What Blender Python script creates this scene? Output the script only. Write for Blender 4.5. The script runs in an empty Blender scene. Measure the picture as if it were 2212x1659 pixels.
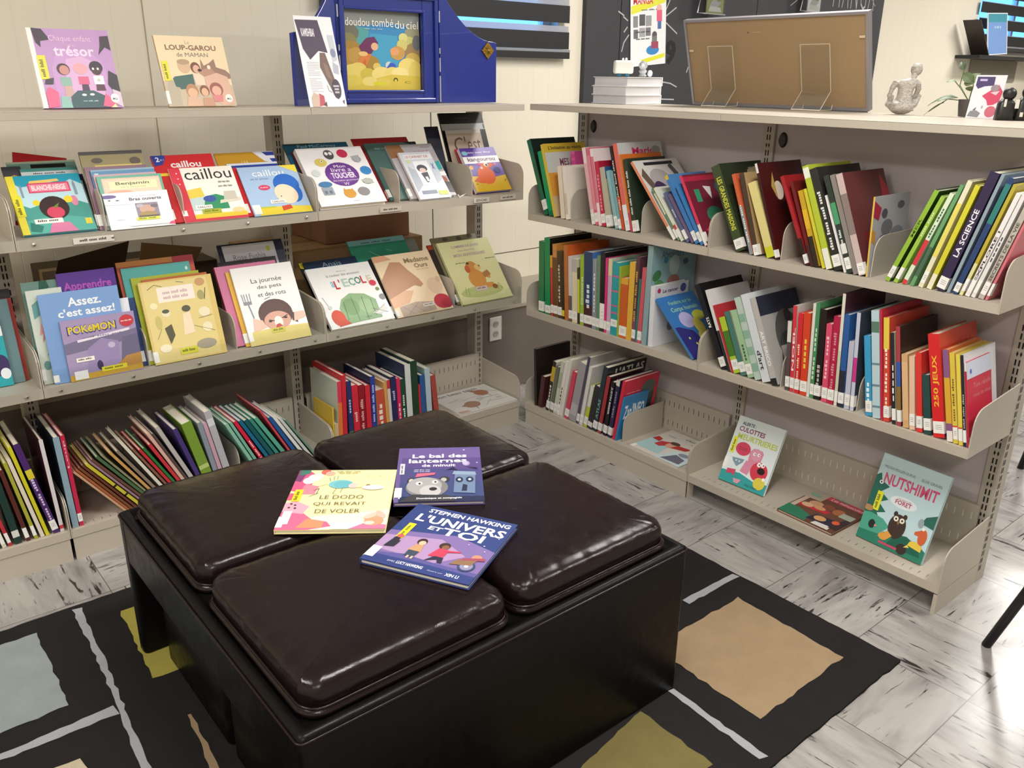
import bpy, bmesh, math, random
from mathutils import Vector, Matrix
R = math.radians
random.seed(7)
scene = bpy.context.scene
COL = scene.collection

# ---------------------------------------------------------------- camera
CAM = Vector((-1.332, -2.6412, 1.452))
FPX, YAW, PITCH, ROLL = 1817.8, 0.6943, 0.3511, 0.0122
_fw = Vector((math.sin(YAW)*math.cos(PITCH), math.cos(YAW)*math.cos(PITCH), -math.sin(PITCH)))
_r0 = _fw.cross(Vector((0, 0, 1))).normalized()
_u0 = _r0.cross(_fw)
_rt = math.cos(ROLL)*_r0 + math.sin(ROLL)*_u0
_up = -math.sin(ROLL)*_r0 + math.cos(ROLL)*_u0
cd = bpy.data.cameras.new('camera')
cam = bpy.data.objects.new('camera', cd)
COL.objects.link(cam)
cd.sensor_fit = 'HORIZONTAL'
cd.sensor_width = 36.0
cd.lens = FPX/2212*36.0
cd.clip_start = 0.02
cam.matrix_world = Matrix(((_rt.x, _up.x, -_fw.x, CAM.x), (_rt.y, _up.y, -_fw.y, CAM.y), (_rt.z, _up.z, -_fw.z, CAM.z), (0, 0, 0, 1)))
scene.camera = cam

# ---------------------------------------------------------------- light and exposure
w = bpy.data.worlds.new('world')
scene.world = w
w.use_nodes = True
w.node_tree.nodes['Background'].inputs[0].default_value = (0.55, 0.72, 1.0, 1)
w.node_tree.nodes['Background'].inputs[1].default_value = 0.4
vs = scene.view_settings
vs.view_transform = 'Standard'
vs.look = 'None'
vs.gamma = 1.0
vs.use_curve_mapping = False
vs.exposure = 0.03
CEIL = 2.7
# ceiling luminaires: (x, y, length x, length y, watts)
LAMPS = [(-2.3, -1.1, .3, 1.2, 28), (-.25, -1.9, 1.2, .3, 40), (1.9, -.75, .3, 1.2, 33), (1.95, -2.75, 1.2, .3, 34), (-2.2, -3.6, 1.2, .3, 46), (4.6, -1.2, 1.2, .3, 45), (6.6, -.6, 1.2, .3, 40), (4.2, -4.0, 1.2, .3, 25)]
def lamp_light(x, y, lx, ly, watts):
    ld = bpy.data.lights.new('ceiling_lamp_light', 'AREA')
    ld.shape = 'RECTANGLE'; ld.size = lx*.94; ld.size_y = ly*.86
    ld.energy = watts; ld.color = (1.0, .98, .955)
    o = bpy.data.objects.new('ceiling_lamp_light', ld)
    o.location = (x, y, CEIL-.072)
    COL.objects.link(o)
    return o

# ---------------------------------------------------------------- helpers
def ray(u, v):
    return _rt*((u-1106)/FPX) - _up*((v-829.5)/FPX) + _fw
def at(u, v, axis, val):
    d = ray(u, v)
    return CAM + d*((val-CAM[axis])/d[axis])
def on_plane(u, v, p0, n):
    d = ray(u, v)
    return CAM + d*((p0-CAM).dot(n)/d.dot(n))

def lin(h):
    c = [int(h[i:i+2], 16)/255 for i in (0, 2, 4)]
    return tuple(x/12.92 if x <= .04045 else ((x+.055)/1.055)**2.4 for x in c) + (1,)
_mats = {}
def M(h, rough=.42, metal=0.0, spec=.5, coat=0.0):
    k = (h, rough, metal, spec, coat)
    if k not in _mats:
        m = bpy.data.materials.new('m_'+h)
        m.use_nodes = True
        b = m.node_tree.nodes['Principled BSDF']
        b.inputs['Base Color'].default_value = lin(h)
        b.inputs['Roughness'].default_value = rough
        b.inputs['Metallic'].default_value = metal
        b.inputs['Specular IOR Level'].default_value = spec
        b.inputs['Coat Weight'].default_value = coat
        m.diffuse_color = lin(h)
        _mats[k] = m
    return _mats[k]
def nodes_mat(name):
    m = bpy.data.materials.new(name)
    m.use_nodes = True
    nt = m.node_tree
    return m, nt, nt.nodes['Principled BSDF']
def emit(name, h, strength):
    m, nt, b = nodes_mat(name)
    b.inputs['Base Color'].default_value = (0, 0, 0, 1)
    b.inputs['Emission Color'].default_value = lin(h)
    b.inputs['Emission Strength'].default_value = strength
    return m
def clear(name, k=1.0, tint='ffffff'):
    m = bpy.data.materials.new(name)
    m.use_nodes = True
    nt = m.node_tree
    for n in list(nt.nodes):
        if n.type != 'OUTPUT_MATERIAL': nt.nodes.remove(n)
    out = [n for n in nt.nodes if n.type == 'OUTPUT_MATERIAL'][0]
    tr = nt.nodes.new('ShaderNodeBsdfTransparent'); tr.inputs[0].default_value = lin(tint)
    gl = nt.nodes.new('ShaderNodeBsdfGlossy'); gl.inputs['Roughness'].default_value = .08
    lw = nt.nodes.new('ShaderNodeFresnel'); lw.inputs[0].default_value = 1.45
    mx = nt.nodes.new('ShaderNodeMixShader')
    sc_ = nt.nodes.new('ShaderNodeMath'); sc_.operation = 'MULTIPLY'; sc_.inputs[1].default_value = k
    nt.links.new(lw.outputs[0], sc_.inputs[0]); nt.links.new(sc_.outputs[0], mx.inputs[0])
    nt.links.new(tr.outputs[0], mx.inputs[1]); nt.links.new(gl.outputs[0], mx.inputs[2])
    nt.links.new(mx.outputs[0], out.inputs[0])
    return m

class MB:
    def __init__(s):
        s.v, s.f, s.mi, s.mats = [], [], [], []
    def m(s, mat):
        if mat not in s.mats: s.mats.append(mat)
        return s.mats.index(mat)
    def poly(s, pts, mat):
        n = len(s.v); s.v += [tuple(p) for p in pts]
        s.f.append(tuple(range(n, n+len(pts)))); s.mi.append(s.m(mat))
    def box(s, a, b, mat):
        (x0, y0, z0), (x1, y1, z1) = a, b
        n = len(s.v); k = s.m(mat)
        s.v += [(x0,y0,z0),(x1,y0,z0),(x1,y1,z0),(x0,y1,z0),(x0,y0,z1),(x1,y0,z1),(x1,y1,z1),(x0,y1,z1)]
        for f in ((3,2,1,0),(4,5,6,7),(0,1,5,4),(1,2,6,5),(2,3,7,6),(3,0,4,7)):
            s.f.append(tuple(n+i for i in f)); s.mi.append(k)
    def prism(s, pts, vec, mat):
        """extrude polygon (3d points) along vec"""
        n = len(s.v); k = s.m(mat); q = len(pts); vec = Vector(vec)
        s.v += [tuple(p) for p in pts] + [tuple(Vector(p)+vec) for p in pts]
        s.f += [tuple(range(n+q-1, n-1, -1)), tuple(range(n+q, n+2*q))]; s.mi += [k, k]
        for i in range(q):
            j = (i+1) % q
            s.f.append((n+i, n+j, n+q+j, n+q+i)); s.mi.append(k)
    def rings(s, rings, mat, cap0=True, cap1=True, closed=True):
        n = len(s.v); k = s.m(mat); q = len(rings[0])
        for r in rings: s.v += [tuple(p) for p in r]
        for a in range(len(rings)-1):
            for i in range(q if closed else q-1):
                j = (i+1) % q
                s.f.append((n+a*q+i, n+a*q+j, n+(a+1)*q+j, n+(a+1)*q+i)); s.mi.append(k)
        if cap0: s.f.append(tuple(range(n+q-1, n-1, -1))); s.mi.append(k)
        if cap1: s.f.append(tuple(range(n+(len(rings)-1)*q, n+len(rings)*q))); s.mi.append(k)
    def lathe(s, prof, mat, c=(0, 0, 0), seg=20):
        s.rings([[(c[0]+r*math.cos(2*math.pi*i/seg), c[1]+r*math.sin(2*math.pi*i/seg), c[2]+z) for i in range(seg)] for r, z in prof], mat)
    def tube(s, path, rad, mat, seg=8):
        path = [Vector(p) for p in path]
        rr = []
        for i, p in enumerate(path):
            d = (path[min(i+1, len(path)-1)]-path[max(i-1, 0)]).normalized()
            a = d.cross(Vector((0, 0, 1)))
            if a.length < 1e-3: a = d.cross(Vector((0, 1, 0)))
            a.normalize(); b = d.cross(a)
            r = rad[i] if isinstance(rad, (list, tuple)) else rad
            rr.append([p + a*r*math.cos(2*math.pi*k/seg) + b*r*math.sin(2*math.pi*k/seg) for k in range(seg)])
        s.rings(rr, mat)
    def blob(s, c, rad, mat, seg=14, rot=None):
        c = Vector(c); rr = []
        for a in range(1, 8):
            t = math.pi*a/8
            ring = []
            for i in range(seg):
                p = Vector((rad[0]*math.sin(t)*math.cos(2*math.pi*i/seg), rad[1]*math.sin(t)*math.sin(2*math.pi*i/seg), -rad[2]*math.cos(t)))
                if rot is not None: p = rot @ p
                ring.append(c+p)
            rr.append(ring)
        s.rings(rr, mat)
    def build(s, name, parent=None, bevel=0, smooth=False, seg=2, sub=0):
        me = bpy.data.meshes.new(name)
        me.from_pydata(s.v, [], s.f)
        for m in s.mats: me.materials.append(m)
        me.polygons.foreach_set('material_index', s.mi)
        if smooth: me.polygons.foreach_set('use_smooth', [True]*len(me.polygons))
        me.update()
        o = bpy.data.objects.new(name, me)
        COL.objects.link(o)
        if parent is not None: o.parent = parent
        if bevel:
            b = o.modifiers.new('bevel', 'BEVEL'); b.width = bevel; b.segments = seg; b.limit_method = 'ANGLE'; b.angle_limit = R(35)
        if sub:
            b = o.modifiers.new('sub', 'SUBSURF'); b.levels = b.render_levels = sub
        return o
def tag(o, label=None, cat=None, group=None, kind=None):
    if label: o['label'] = label
    if cat: o['category'] = cat
    if group: o['group'] = group
    if kind: o['kind'] = kind
    return o
def empty(name, loc=(0, 0, 0), rotz=0, mat=None):
    o = bpy.data.objects.new(name, None)
    o.empty_display_size = .05
    COL.objects.link(o)
    if mat is not None: o.matrix_world = mat
    else:
        o.location = loc; o.rotation_euler = (0, 0, rotz)
    return o
def arc(cx, cy, r, a0, a1, n=5):
    return [(cx+r*math.cos(R(a0+(a1-a0)*i/n)), cy+r*math.sin(R(a0+(a1-a0)*i/n))) for i in range(n+1)]
def frame(O, U, V):
    Y = V.cross(U)
    return Matrix(((U.x, Y.x, V.x, O.x), (U.y, Y.y, V.y, O.y), (U.z, Y.z, V.z, O.z), (0, 0, 0, 1)))

# lettering: unit-box text outlines from the built-in font
_txt = {}
def glyphs(text, bold=0):
    k = (text, bold)
    if k not in _txt:
        c = bpy.data.curves.new('t', 'FONT'); c.body = text; c.size = 1; c.resolution_u = 2; c.offset = bold
        o = bpy.data.objects.new('t', c); COL.objects.link(o)
        me = bpy.data.meshes.new_from_object(o)
        vs = [(p.co.x, p.co.y) for p in me.vertices]; fs = [tuple(p.vertices) for p in me.polygons]
        bpy.data.objects.remove(o); bpy.data.curves.remove(c); bpy.data.meshes.remove(me)
        if vs:
            x0 = min(p[0] for p in vs); x1 = max(p[0] for p in vs); y0 = min(p[1] for p in vs); y1 = max(p[1] for p in vs)
            vs = [((x-x0)/(x1-x0+1e-9)-.5, (y-y0)/(y1-y0+1e-9)-.5) for x, y in vs]
        _txt[k] = (vs, fs)
    return _txt[k]
def put_text(mb, text, fn, mat, bold=0, rot=0, slant=0):
    """fn maps unit-box (x,y) to 3d"""
    vs, fs = glyphs(text, bold)
    n = len(mb.v); k = mb.m(mat)
    c, s_ = math.cos(R(rot)), math.sin(R(rot))
    mb.v += [tuple(fn(x+slant*y, y)) for x, y in vs]
    for f in fs: mb.f.append(tuple(n+i for i in f)); mb.mi.append(k)

def scribble(mb, fn, mat, words=2, seed=1):
    """rows of small strokes for print too small to read"""
    rnd = random.Random(seed); n = words*6; k = 0
    for i in range(n):
        if i % 6 == 5: continue
        x0 = -.5+(i+.08)/n; x1 = -.5+(i+.80)/n; t = .5 if rnd.random() < .25 else .28; b_ = -.28
        mb.poly([fn(x0, b_), fn(x1, b_), fn(x1, t), fn(x0, t)], mat)
def clampu(a): return min(1.0, max(0.0, a))
def art(mb, spec, w, h, s=1, y0=0.0, layer0=.00035):
    """draw a cover design (unit square, x right, y up) on the face y = y0 - s*eps"""
    lay = [layer0]
    def pt(x, y, c=True):
        if c: x, y = clampu(x), clampu(y)
        return ((x if s > 0 else 1-x)*w, y0-s*lay[0], y*h)
    for cmd in spec.strip().split('\n'):
        for a in cmd.split(';'):
            a = a.strip()
            if not a: continue
            k, rest = a[0], a[1:].strip()
            lay[0] += .00006
            if k == 'r':
                x0, y1_, x1, y1, h_ = rest.split(); x0, y1_, x1, y1 = map(float, (x0, y1_, x1, y1))
                mb.poly([pt(x0, y1_), pt(x1, y1_), pt(x1, y1), pt(x0, y1)], M(h_))
            elif k == 'e':
                q = rest.split(); cx, cy, rx, ry = map(float, q[:4]); ro = R(float(q[5])) if len(q) > 5 else 0
                ry_ = ry*h; rx_ = rx*w
                P = []
                for i in range(22):
                    t = 2*math.pi*i/22
                    dx, dy = rx_*math.cos(t), ry_*math.sin(t)
                    P.append(pt(cx+(dx*math.cos(ro)-dy*math.sin(ro))/w, cy+(dx*math.sin(ro)+dy*math.cos(ro))/h))
                mb.poly(P, M(q[4]))
            elif k == 'p':
                q = rest.split()
                mb.poly([pt(*map(float, z.split(','))) for z in q[1:]], M(q[0]))
            elif k == 'l':
                q = rest.split(); lw = float(q[1])*w/2
                P = [Vector((float(z.split(',')[0])*w, float(z.split(',')[1])*h)) for z in q[2:]]
                for A, B in zip(P, P[1:]):
                    d = B-A
                    if d.length < 1e-6: continue
                    n = Vector((-d.y, d.x)).normalized()*lw
                    mb.poly([pt(z.x/w, z.y/h) for z in (A+n, A-n, B-n, B+n)], M(q[0]))
            elif k == 'b':
                q = rest.split(); cx, cy, tw, th = map(float, q[:4])
                scribble(mb, lambda x, y: pt(cx+x*tw, cy+y*th, False), M(q[4]), int(q[5]) if len(q) > 5 else 2, int(cx*97+cy*991))
            elif k in 'tTI':
                q = rest.split(None, 5); cx, cy, tw, th = map(float, q[:4]); tx = q[5]; rot = 0
                if tx.startswith('@'):
                    rs, tx = tx.split(None, 1); rot = R(float(rs[1:]))
                cr, sr = math.cos(rot), math.sin(rot)
                def fn(x, y):
                    X, Y = x*tw*w, y*th*h
                    return pt(cx+(X*cr-Y*sr)/w, cy+(X*sr+Y*cr)/h, False)
                put_text(mb, tx, fn, M(q[4]), bold=.025 if k == 'T' else 0, slant=.0 if k != 'I' else .08)

WHITE, PAPER = 'f4f1ea', 'e9e2d0'
def book(mat4, bw, bh, bt, s, hexc, label, group=None, spine=None, back=None, pages=PAPER, design=None, tagw=True, stext=None, sbands=None, sticker=None, name='book', soft=False, cat='book', edge=.003):
    """local axes: x from spine to fore-edge, z up the spine, thickness along s*y; visible cover at y=0"""
    root = tag(empty(name, mat=mat4), label, cat, group)
    b = min(.0022, bt*.3) if not soft else min(.0006, bt*.3)
    cm = M(hexc, .36); sm = M(spine or hexc, .36); bm_ = M(back or hexc, .36)
    mb = MB()
    Y = lambda a, c: (min(s*a, s*c), max(s*a, s*c))
    y0, y1 = Y(0, b); mb.box((0, y0, 0), (bw, y1, bh), cm)
    y0, y1 = Y(bt-b, bt); mb.box((0, y0, 0), (bw, y1, bh), bm_)
    y0, y1 = Y(b, bt-b); mb.box((0, y0, 0), (.0022, y1, bh), sm)
    cov = mb.build('cover', root)
    if cov.data.materials and bt > .004: pass
    mp = MB(); e = edge if not soft else .0004
    y0, y1 = Y(b+.0001, bt-b-.0001)
    mp.box((.0026, y0, e), (bw-e*1.2, y1, bh-e), M(pages, .8))
    mp.build('page_block', root)
    if spine and spine != hexc or design or stext or sbands:
        mr = MB()
        if spine and spine != hexc:
            mr.poly([(-.0002, 0, 0), (-.0002, 0, bh), (-.0002, s*bt, bh), (-.0002, s*bt, 0)], sm)
        if sbands:
            for z0, z1, hh in sbands:
                mr.poly([(-.0004, 0, z0*bh), (-.0004, 0, z1*bh), (-.0004, s*bt, z1*bh), (-.0004, s*bt, z0*bh)], M(hh))
        if stext:
            for tz, tl, frac, hh, tx in stext:
                bold = .02
                if tx.startswith('*'): bold, tx = .0, tx[1:]
                dn = -1 if tx.startswith('!') else 1; tx = tx.lstrip('!')
                def fn(x, y, dn=dn, tz=tz, tl=tl, frac=frac): return (-.0006, s*bt/2 + dn*y*bt*frac, tz*bh + dn*x*tl*bh)
                if tx.startswith('#'): scribble(mr, fn, M(hh), int(tx[1:] or 3), int(bh*1e5))
                else: put_text(mr, tx, fn, M(hh), bold=bold)
        if design: art(mr, design, bw, bh, s)
        mr.build('cover_print', cov)
    if tagw:
        z0, z1 = (.012, .012+min(.034, bh*.2)) if tagw is True else (tagw[0]*bh, tagw[1]*bh)
        ml = MB(); x1 = min(.014, bw*.1)
        ya, yb = Y(-.0005, bt*.97)
        ml.box((-.0009, ya, z0), (.0, yb, z1), M('efeeea', .5))
        ya, yb = Y(-.0006, -.00005); ml.box((-.0009, ya, z0), (x1, yb, z1), M('efeeea', .5))
        if bt > .012:
            for kk in (.35, .5, .65):
                yq, yw_ = Y(bt*.2, bt*.75); zz = z0+(z1-z0)*kk
                ml.poly([(-.0011, yq, zz), (-.0011, yw_, zz), (-.0011, yw_, zz+.0012), (-.0011, yq, zz+.0012)], M('8a8a90'))
        ml.build('call_number_label', root)
    if sticker:
        for st in (sticker if isinstance(sticker, list) else [sticker]):
            x0, z0, x1, z1, hh = st[:5]
            ms = MB(); yy = -s*.0016
            X = lambda x: (x if s > 0 else 1-x)*bw
            ms.poly([(X(x0), yy, z0*bh), (X(x1), yy, z0*bh), (X(x1), yy, z1*bh), (X(x0), yy, z1*bh)], M(hh))
            if x1-x0 < z1-z0:
                def fn(x, y): return (X((x0+x1)/2-y*(x1-x0)*.5), yy-s*.0002, (z0+(z1-z0)*(.5+x*.8))*bh)
            else:
                def fn(x, y): return (X(x0+(x1-x0)*(.5+x*.8)), yy-s*.0002, (z0+(z1-z0)*(.5+y*.5))*bh)
            if len(st) > 5 and st[5]:
                mk = M('555048' if hh == WHITE or hh.startswith('dcd8') else '6b6a20')
                if st[5] == 'CAILLOU': put_text(ms, st[5], fn, mk, bold=.02)
                else: scribble(ms, lambda x, y: fn(x, y*1.1+.1), mk, 2, int(z0*1e3))
            ms.build('genre_sticker' if hh != WHITE else 'title_sticker', root)
    return root
# ================================================================ the room
XW0, XW1, YW0, YW = -3.6, 9.0, -6.0, .79
def mathn(nt, op, a, b=None, c=None):
    n = nt.nodes.new('ShaderNodeMath'); n.operation = op
    for i, x in enumerate((a, b, c)):
        if x is None: continue
        if isinstance(x, (int, float)): n.inputs[i].default_value = x
        else: nt.links.new(x, n.inputs[i])
    return n.outputs[0]
def ramp(nt, fac, stops):
    n = nt.nodes.new('ShaderNodeValToRGB')
    e = n.color_ramp.elements
    while len(e) < len(stops): e.new(.5)
    for k, (p, h) in enumerate(stops):
        e[k].position = p; e[k].color = lin(h) if isinstance(h, str) else (h, h, h, 1)
    nt.links.new(fac, n.inputs[0])
    return n.outputs[0]
def mixc(nt, fac, a, b):
    n = nt.nodes.new('ShaderNodeMix'); n.data_type = 'RGBA'
    for i, x in ((0, fac), (6, a), (7, b)):
        if isinstance(x, (int, float)): n.inputs[i].default_value = x
        elif isinstance(x, str): n.inputs[i].default_value = lin(x)
        else: nt.links.new(x, n.inputs[i])
    return n.outputs[2]
def pos(nt):
    g = nt.nodes.new('ShaderNodeNewGeometry'); s = nt.nodes.new('ShaderNodeSeparateXYZ')
    nt.links.new(g.outputs['Position'], s.inputs[0])
    return s.outputs
def comb(nt, x, y, z=0):
    n = nt.nodes.new('ShaderNodeCombineXYZ')
    for i, v in enumerate((x, y, z)):
        if isinstance(v, (int, float)): n.inputs[i].default_value = v
        else: nt.links.new(v, n.inputs[i])
    return n.outputs[0]
def noise(nt, vec, scale, detail=3, rough=.55, dist=0):
    n = nt.nodes.new('ShaderNodeTexNoise')
    n.inputs['Scale'].default_value = scale; n.inputs['Detail'].default_value = detail
    n.inputs['Roughness'].default_value = rough; n.inputs['Distortion'].default_value = dist
    nt.links.new(vec, n.inputs['Vector'])
    return n.outputs['Fac']
def floor_material():
    m, nt, b = nodes_mat('vinyl_tile')
    x, y, z = pos(nt)
    T = .3035
    tx = mathn(nt, 'DIVIDE', mathn(nt, 'SUBTRACT', x, .64), T); ty = mathn(nt, 'DIVIDE', mathn(nt, 'ADD', y, 1.457), T)
    ix, iy = mathn(nt, 'FLOOR', tx), mathn(nt, 'FLOOR', ty)
    par = mathn(nt, 'MODULO', mathn(nt, 'ABSOLUTE', mathn(nt, 'ADD', ix, iy)), 2.0)
    wn = nt.nodes.new('ShaderNodeTexWhiteNoise'); wn.noise_dimensions = '2D'
    nt.links.new(comb(nt, ix, iy), wn.inputs['Vector'])
    off = mathn(nt, 'MULTIPLY', wn.outputs['Value'], 40.0)
    inv = mathn(nt, 'SUBTRACT', 1.0, par)
    u = mathn(nt, 'ADD', mathn(nt, 'MULTIPLY', x, par), mathn(nt, 'MULTIPLY', y, inv))
    v = mathn(nt, 'ADD', mathn(nt, 'MULTIPLY', y, par), mathn(nt, 'MULTIPLY', x, inv))
    st = noise(nt, comb(nt, mathn(nt, 'MULTIPLY', u, 9.0), mathn(nt, 'ADD', mathn(nt, 'MULTIPLY', v, 58.0), off), off), 1.0, 3.5, .62, .45)
    st2 = noise(nt, comb(nt, mathn(nt, 'MULTIPLY', u, 4.0), mathn(nt, 'ADD', mathn(nt, 'MULTIPLY', v, 16.0), off), off), 1.0, 3, .6, .3)
    md = noise(nt, comb(nt, mathn(nt, 'MULTIPLY', u, 2.5), mathn(nt, 'MULTIPLY', v, 4.0), off), 1.0, 2)
    base = ramp(nt, st2, [(.25, '787370'), (.42, '979390'), (.6, 'aaa6a2')])
    gate = mathn(nt, 'ADD', st, mathn(nt, 'MULTIPLY', mathn(nt, 'SUBTRACT', md, .5), .32))
    dk = ramp(nt, gate, [(.605, 0.0), (.685, 1.0)])
    c = mixc(nt, dk, base, '2f2b29')
    fx, fy = mathn(nt, 'FRACT', tx), mathn(nt, 'FRACT', ty)
    ex = mathn(nt, 'MINIMUM', fx, mathn(nt, 'SUBTRACT', 1.0, fx)); ey = mathn(nt, 'MINIMUM', fy, mathn(nt, 'SUBTRACT', 1.0, fy))
    seam = mathn(nt, 'LESS_THAN', mathn(nt, 'MINIMUM', ex, ey), .0045)
    c = mixc(nt, mathn(nt, 'MULTIPLY', seam, .75), c, '4a443f')
    nt.links.new(c, b.inputs['Base Color'])
    b.inputs['Roughness'].default_value = .22
    b.inputs['Specular IOR Level'].default_value = .45
    return m
def wall_material(name, h, grooves=True):
    m, nt, b = nodes_mat(name)
    x, y, z = pos(nt)
    n = noise(nt, comb(nt, x, y, z), 1.3, 2)
    nt.links.new(mixc(nt, mathn(nt, 'MULTIPLY', n, .25), h, 'd2cab4'), b.inputs['Base Color'])
    b.inputs['Roughness'].default_value = .45
    if grooves:
        f = mathn(nt, 'FRACT', mathn(nt, 'DIVIDE', mathn(nt, 'SUBTRACT', x, 1.009), .105))
        e = mathn(nt, 'MINIMUM', f, mathn(nt, 'SUBTRACT', 1.0, f))
        hgt = mathn(nt, 'MINIMUM', mathn(nt, 'DIVIDE', e, .022), 1.0)
        bp = nt.nodes.new('ShaderNodeBump'); bp.inputs['Strength'].default_value = .32; bp.inputs['Distance'].default_value = .004
        nt.links.new(hgt, bp.inputs['Height']); nt.links.new(bp.outputs[0], b.inputs['Normal'])
    return m
m_floor, m_wall = floor_material(), wall_material('cream_paint', 'ebe4d3')
m_plain = wall_material('cream_plaster', 'e6dfcc', False)
def struct(name, mb, **k):
    return tag(mb.build(name, **k), kind='structure')
f = MB(); f.box((XW0, YW0, -.1), (XW1, YW+.3, 0), m_floor); struct('floor', f)
f = MB(); f.box((XW0, YW0, CEIL), (XW1, YW+.3, CEIL+.1), M('e9e6de', .8)); struct('ceiling', f)
# back wall with two window openings
W1 = (.50, 1.80, 1.57, 2.45); W2 = (6.55, 8.3, 1.74, 2.5)
f = MB()
def wb(x0, x1, z0, z1): f.box((x0, YW, z0), (x1, YW+.14, z1), m_wall)
wb(XW0, W1[0], 0, CEIL); wb(W1[1], W2[0], 0, CEIL); wb(W2[1], XW1, 0, CEIL)
for W_ in (W1, W2): wb(W_[0], W_[1], 0, W_[2]); wb(W_[0], W_[1], W_[3], CEIL)
struct('wall_back', f)
for nm, a, b_ in (('wall_left', (XW0-.1, YW0, 0), (XW0, YW+.14, CEIL)), ('wall_right', (XW1, YW0, 0), (XW1+.1, YW+.14, CEIL)), ('wall_front', (XW0, YW0-.1, 0), (XW1, YW0, CEIL))):
    f = MB(); f.box(a, b_, m_plain); struct(nm, f)
# panel seams of the wall
m_seam = M('4f4a3c', .7)
f = MB()
for x, ms_ in ((-.244, M('a89d80', .7)), (1.009, m_seam)): f.box((x-.002, YW-.0015, .425), (x+.002, YW, CEIL), ms_)
f.box((-.24, YW-.0014, .572-.0018), (1.96, YW, .572+.0018), m_seam)
struct('trim_1', f)
# low casing along the back wall
m_case, m_casetop = M('6f655d', .5), M('a49b8b', .45)
f = MB(); f.box((XW0, .37, 0), (1.95, YW, .405), m_case); f.box((XW0, .362, .405), (1.95, YW, .425), m_casetop); struct('trim_2', f, bevel=.003)
# windows: daylight behind glass
day = emit('daylight_sky', '5aa4ff', 3.2)
m_white = M('e8e6e0', .4)
def window(name, W_):
    x0, x1, z0, z1 = W_
    f = MB()
    f.box((x0, YW+.06, z0), (x1, YW+.1, z0+.05), m_white); f.box((x0, YW+.06, z1-.05), (x1, YW+.1, z1), m_white)
    f.box((x0, YW+.06, z0+.05), (x0+.05, YW+.1, z1-.05), m_white); f.box((x1-.05, YW+.06, z0+.05), (x1, YW+.1, z1-.05), m_white)
    xm = (x0+x1)/2; f.box((xm-.02, YW+.06, z0+.05), (xm+.02, YW+.1, z1-.05), m_white)
    o = struct(name, f)
    g = MB(); g.poly([(x0+.05, YW+.08, z0+.05), (x1-.05, YW+.08, z0+.05), (x1-.05, YW+.08, z1-.05), (x0+.05, YW+.08, z1-.05)], clear('glass_'+name)); g.build('pane', o)
    g = MB(); g.poly([(x0-.3, YW+.16, z0-.3), (x1+.3, YW+.16, z0-.3), (x1+.3, YW+.16, z1+.3), (x0-.3, YW+.16, z1+.3)], day); struct('exterior_sky', g)
window('window_1', W1); window('window_2', W2)
m_black = M('1c1c20', .55)
def sheer():
    m = bpy.data.materials.new('sheer'); m.use_nodes = True; nt = m.node_tree
    for n in list(nt.nodes):
        if n.type != 'OUTPUT_MATERIAL': nt.nodes.remove(n)
    out = nt.nodes[0]
    t = nt.nodes.new('ShaderNodeBsdfTransparent'); t.inputs[0].default_value = (.85, .85, .85, 1)
    d = nt.nodes.new('ShaderNodeBsdfDiffuse'); d.inputs[0].default_value = lin('b9bbc4')
    mx = nt.nodes.new('ShaderNodeMixShader'); mx.inputs[0].default_value = .62
    nt.links.new(t.outputs[0], mx.inputs[1]); nt.links.new(d.outputs[0], mx.inputs[2]); nt.links.new(mx.outputs[0], out.inputs[0])
    return m
m_sheer = sheer()
def blind(label, x0, x1, zb, zt, y, gap=0):
    root = tag(empty('window_blind', ((x0+x1)/2, y, zb)), label, 'blind', 'zebra blinds on the windows')
    X = (x1-x0)/2
    f = MB(); f.box((-X, -.012, 0), (X, .012, .032), M('26262a', .4)); f.box((-X, -.014, .03), (X, .014, .044), M('8d8f96', .3)); f.build('bottom_rail', root, bevel=.003)
    f = MB(); f2 = MB(); z = .046
    while z < zt-zb:
        f.box((-X, -.002, z), (X, .002, z+.08), m_black)
        f2.box((-X, .004, z+.08), (X, .006, z+.108-gap), m_sheer)
        z += .1235
    f.build('black_slats', root); f2.build('sheer_slats', root)
    return root
blind('black and sheer striped blind on the window behind the blue wooden theatre', .45, 1.845, 1.536, 2.5, YW-.035)
blind('black and sheer striped blind above the black floating wall shelf', 6.5, 8.4, 1.70, 2.55, YW-.035, .022)
# ceiling lamps
m_tube = emit('lamp_diffuser', 'fff4e2', 5.0)
for i, (x, y, lx, ly, wt) in enumerate(LAMPS):
    r = tag(empty('ceiling_lamp', (x, y, CEIL)), 'white recessed fluorescent ceiling lamp outside the photo', 'lamp', 'ceiling lamps')
    f = MB(); f.box((-lx/2-.03, -ly/2-.03, -.06), (lx/2+.03, ly/2+.03, -.0005), m_white); f.build('housing', r)
    f = MB(); f.box((-lx/2, -ly/2, -.07), (lx/2, ly/2, -.0605), m_tube); f.build('diffuser', r)
    lamp_light(x, y, lx, ly, wt).parent = None
# outlet
f = MB(); c = at(1070, 710, 1, .368)
r = tag(empty('power_outlet', (c.x, .37, c.z)), 'white duplex power outlet on the grey casing near the room corner', 'outlet')
f.box((-.036, -.006, -.058), (.036, 0, .058), M('e4e0dc', .35)); f.build('cover_plate', r, bevel=.004)
for dz in (-.024, .024):
    f = MB(); f.prism([(px_, -.0062, dz+pz_) for px_, pz_ in [(.016*math.cos(2*math.pi*i/16), .0145*math.sin(2*math.pi*i/16)) for i in range(16)]], (0, -.002, 0), M('bab4b0', .4))
    for xs in (-.006, .006): f.box((xs-.001, -.0088, dz), (xs+.001, -.0081, dz+.007), M('2c2a28'))
    f.build('socket', r)
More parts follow.
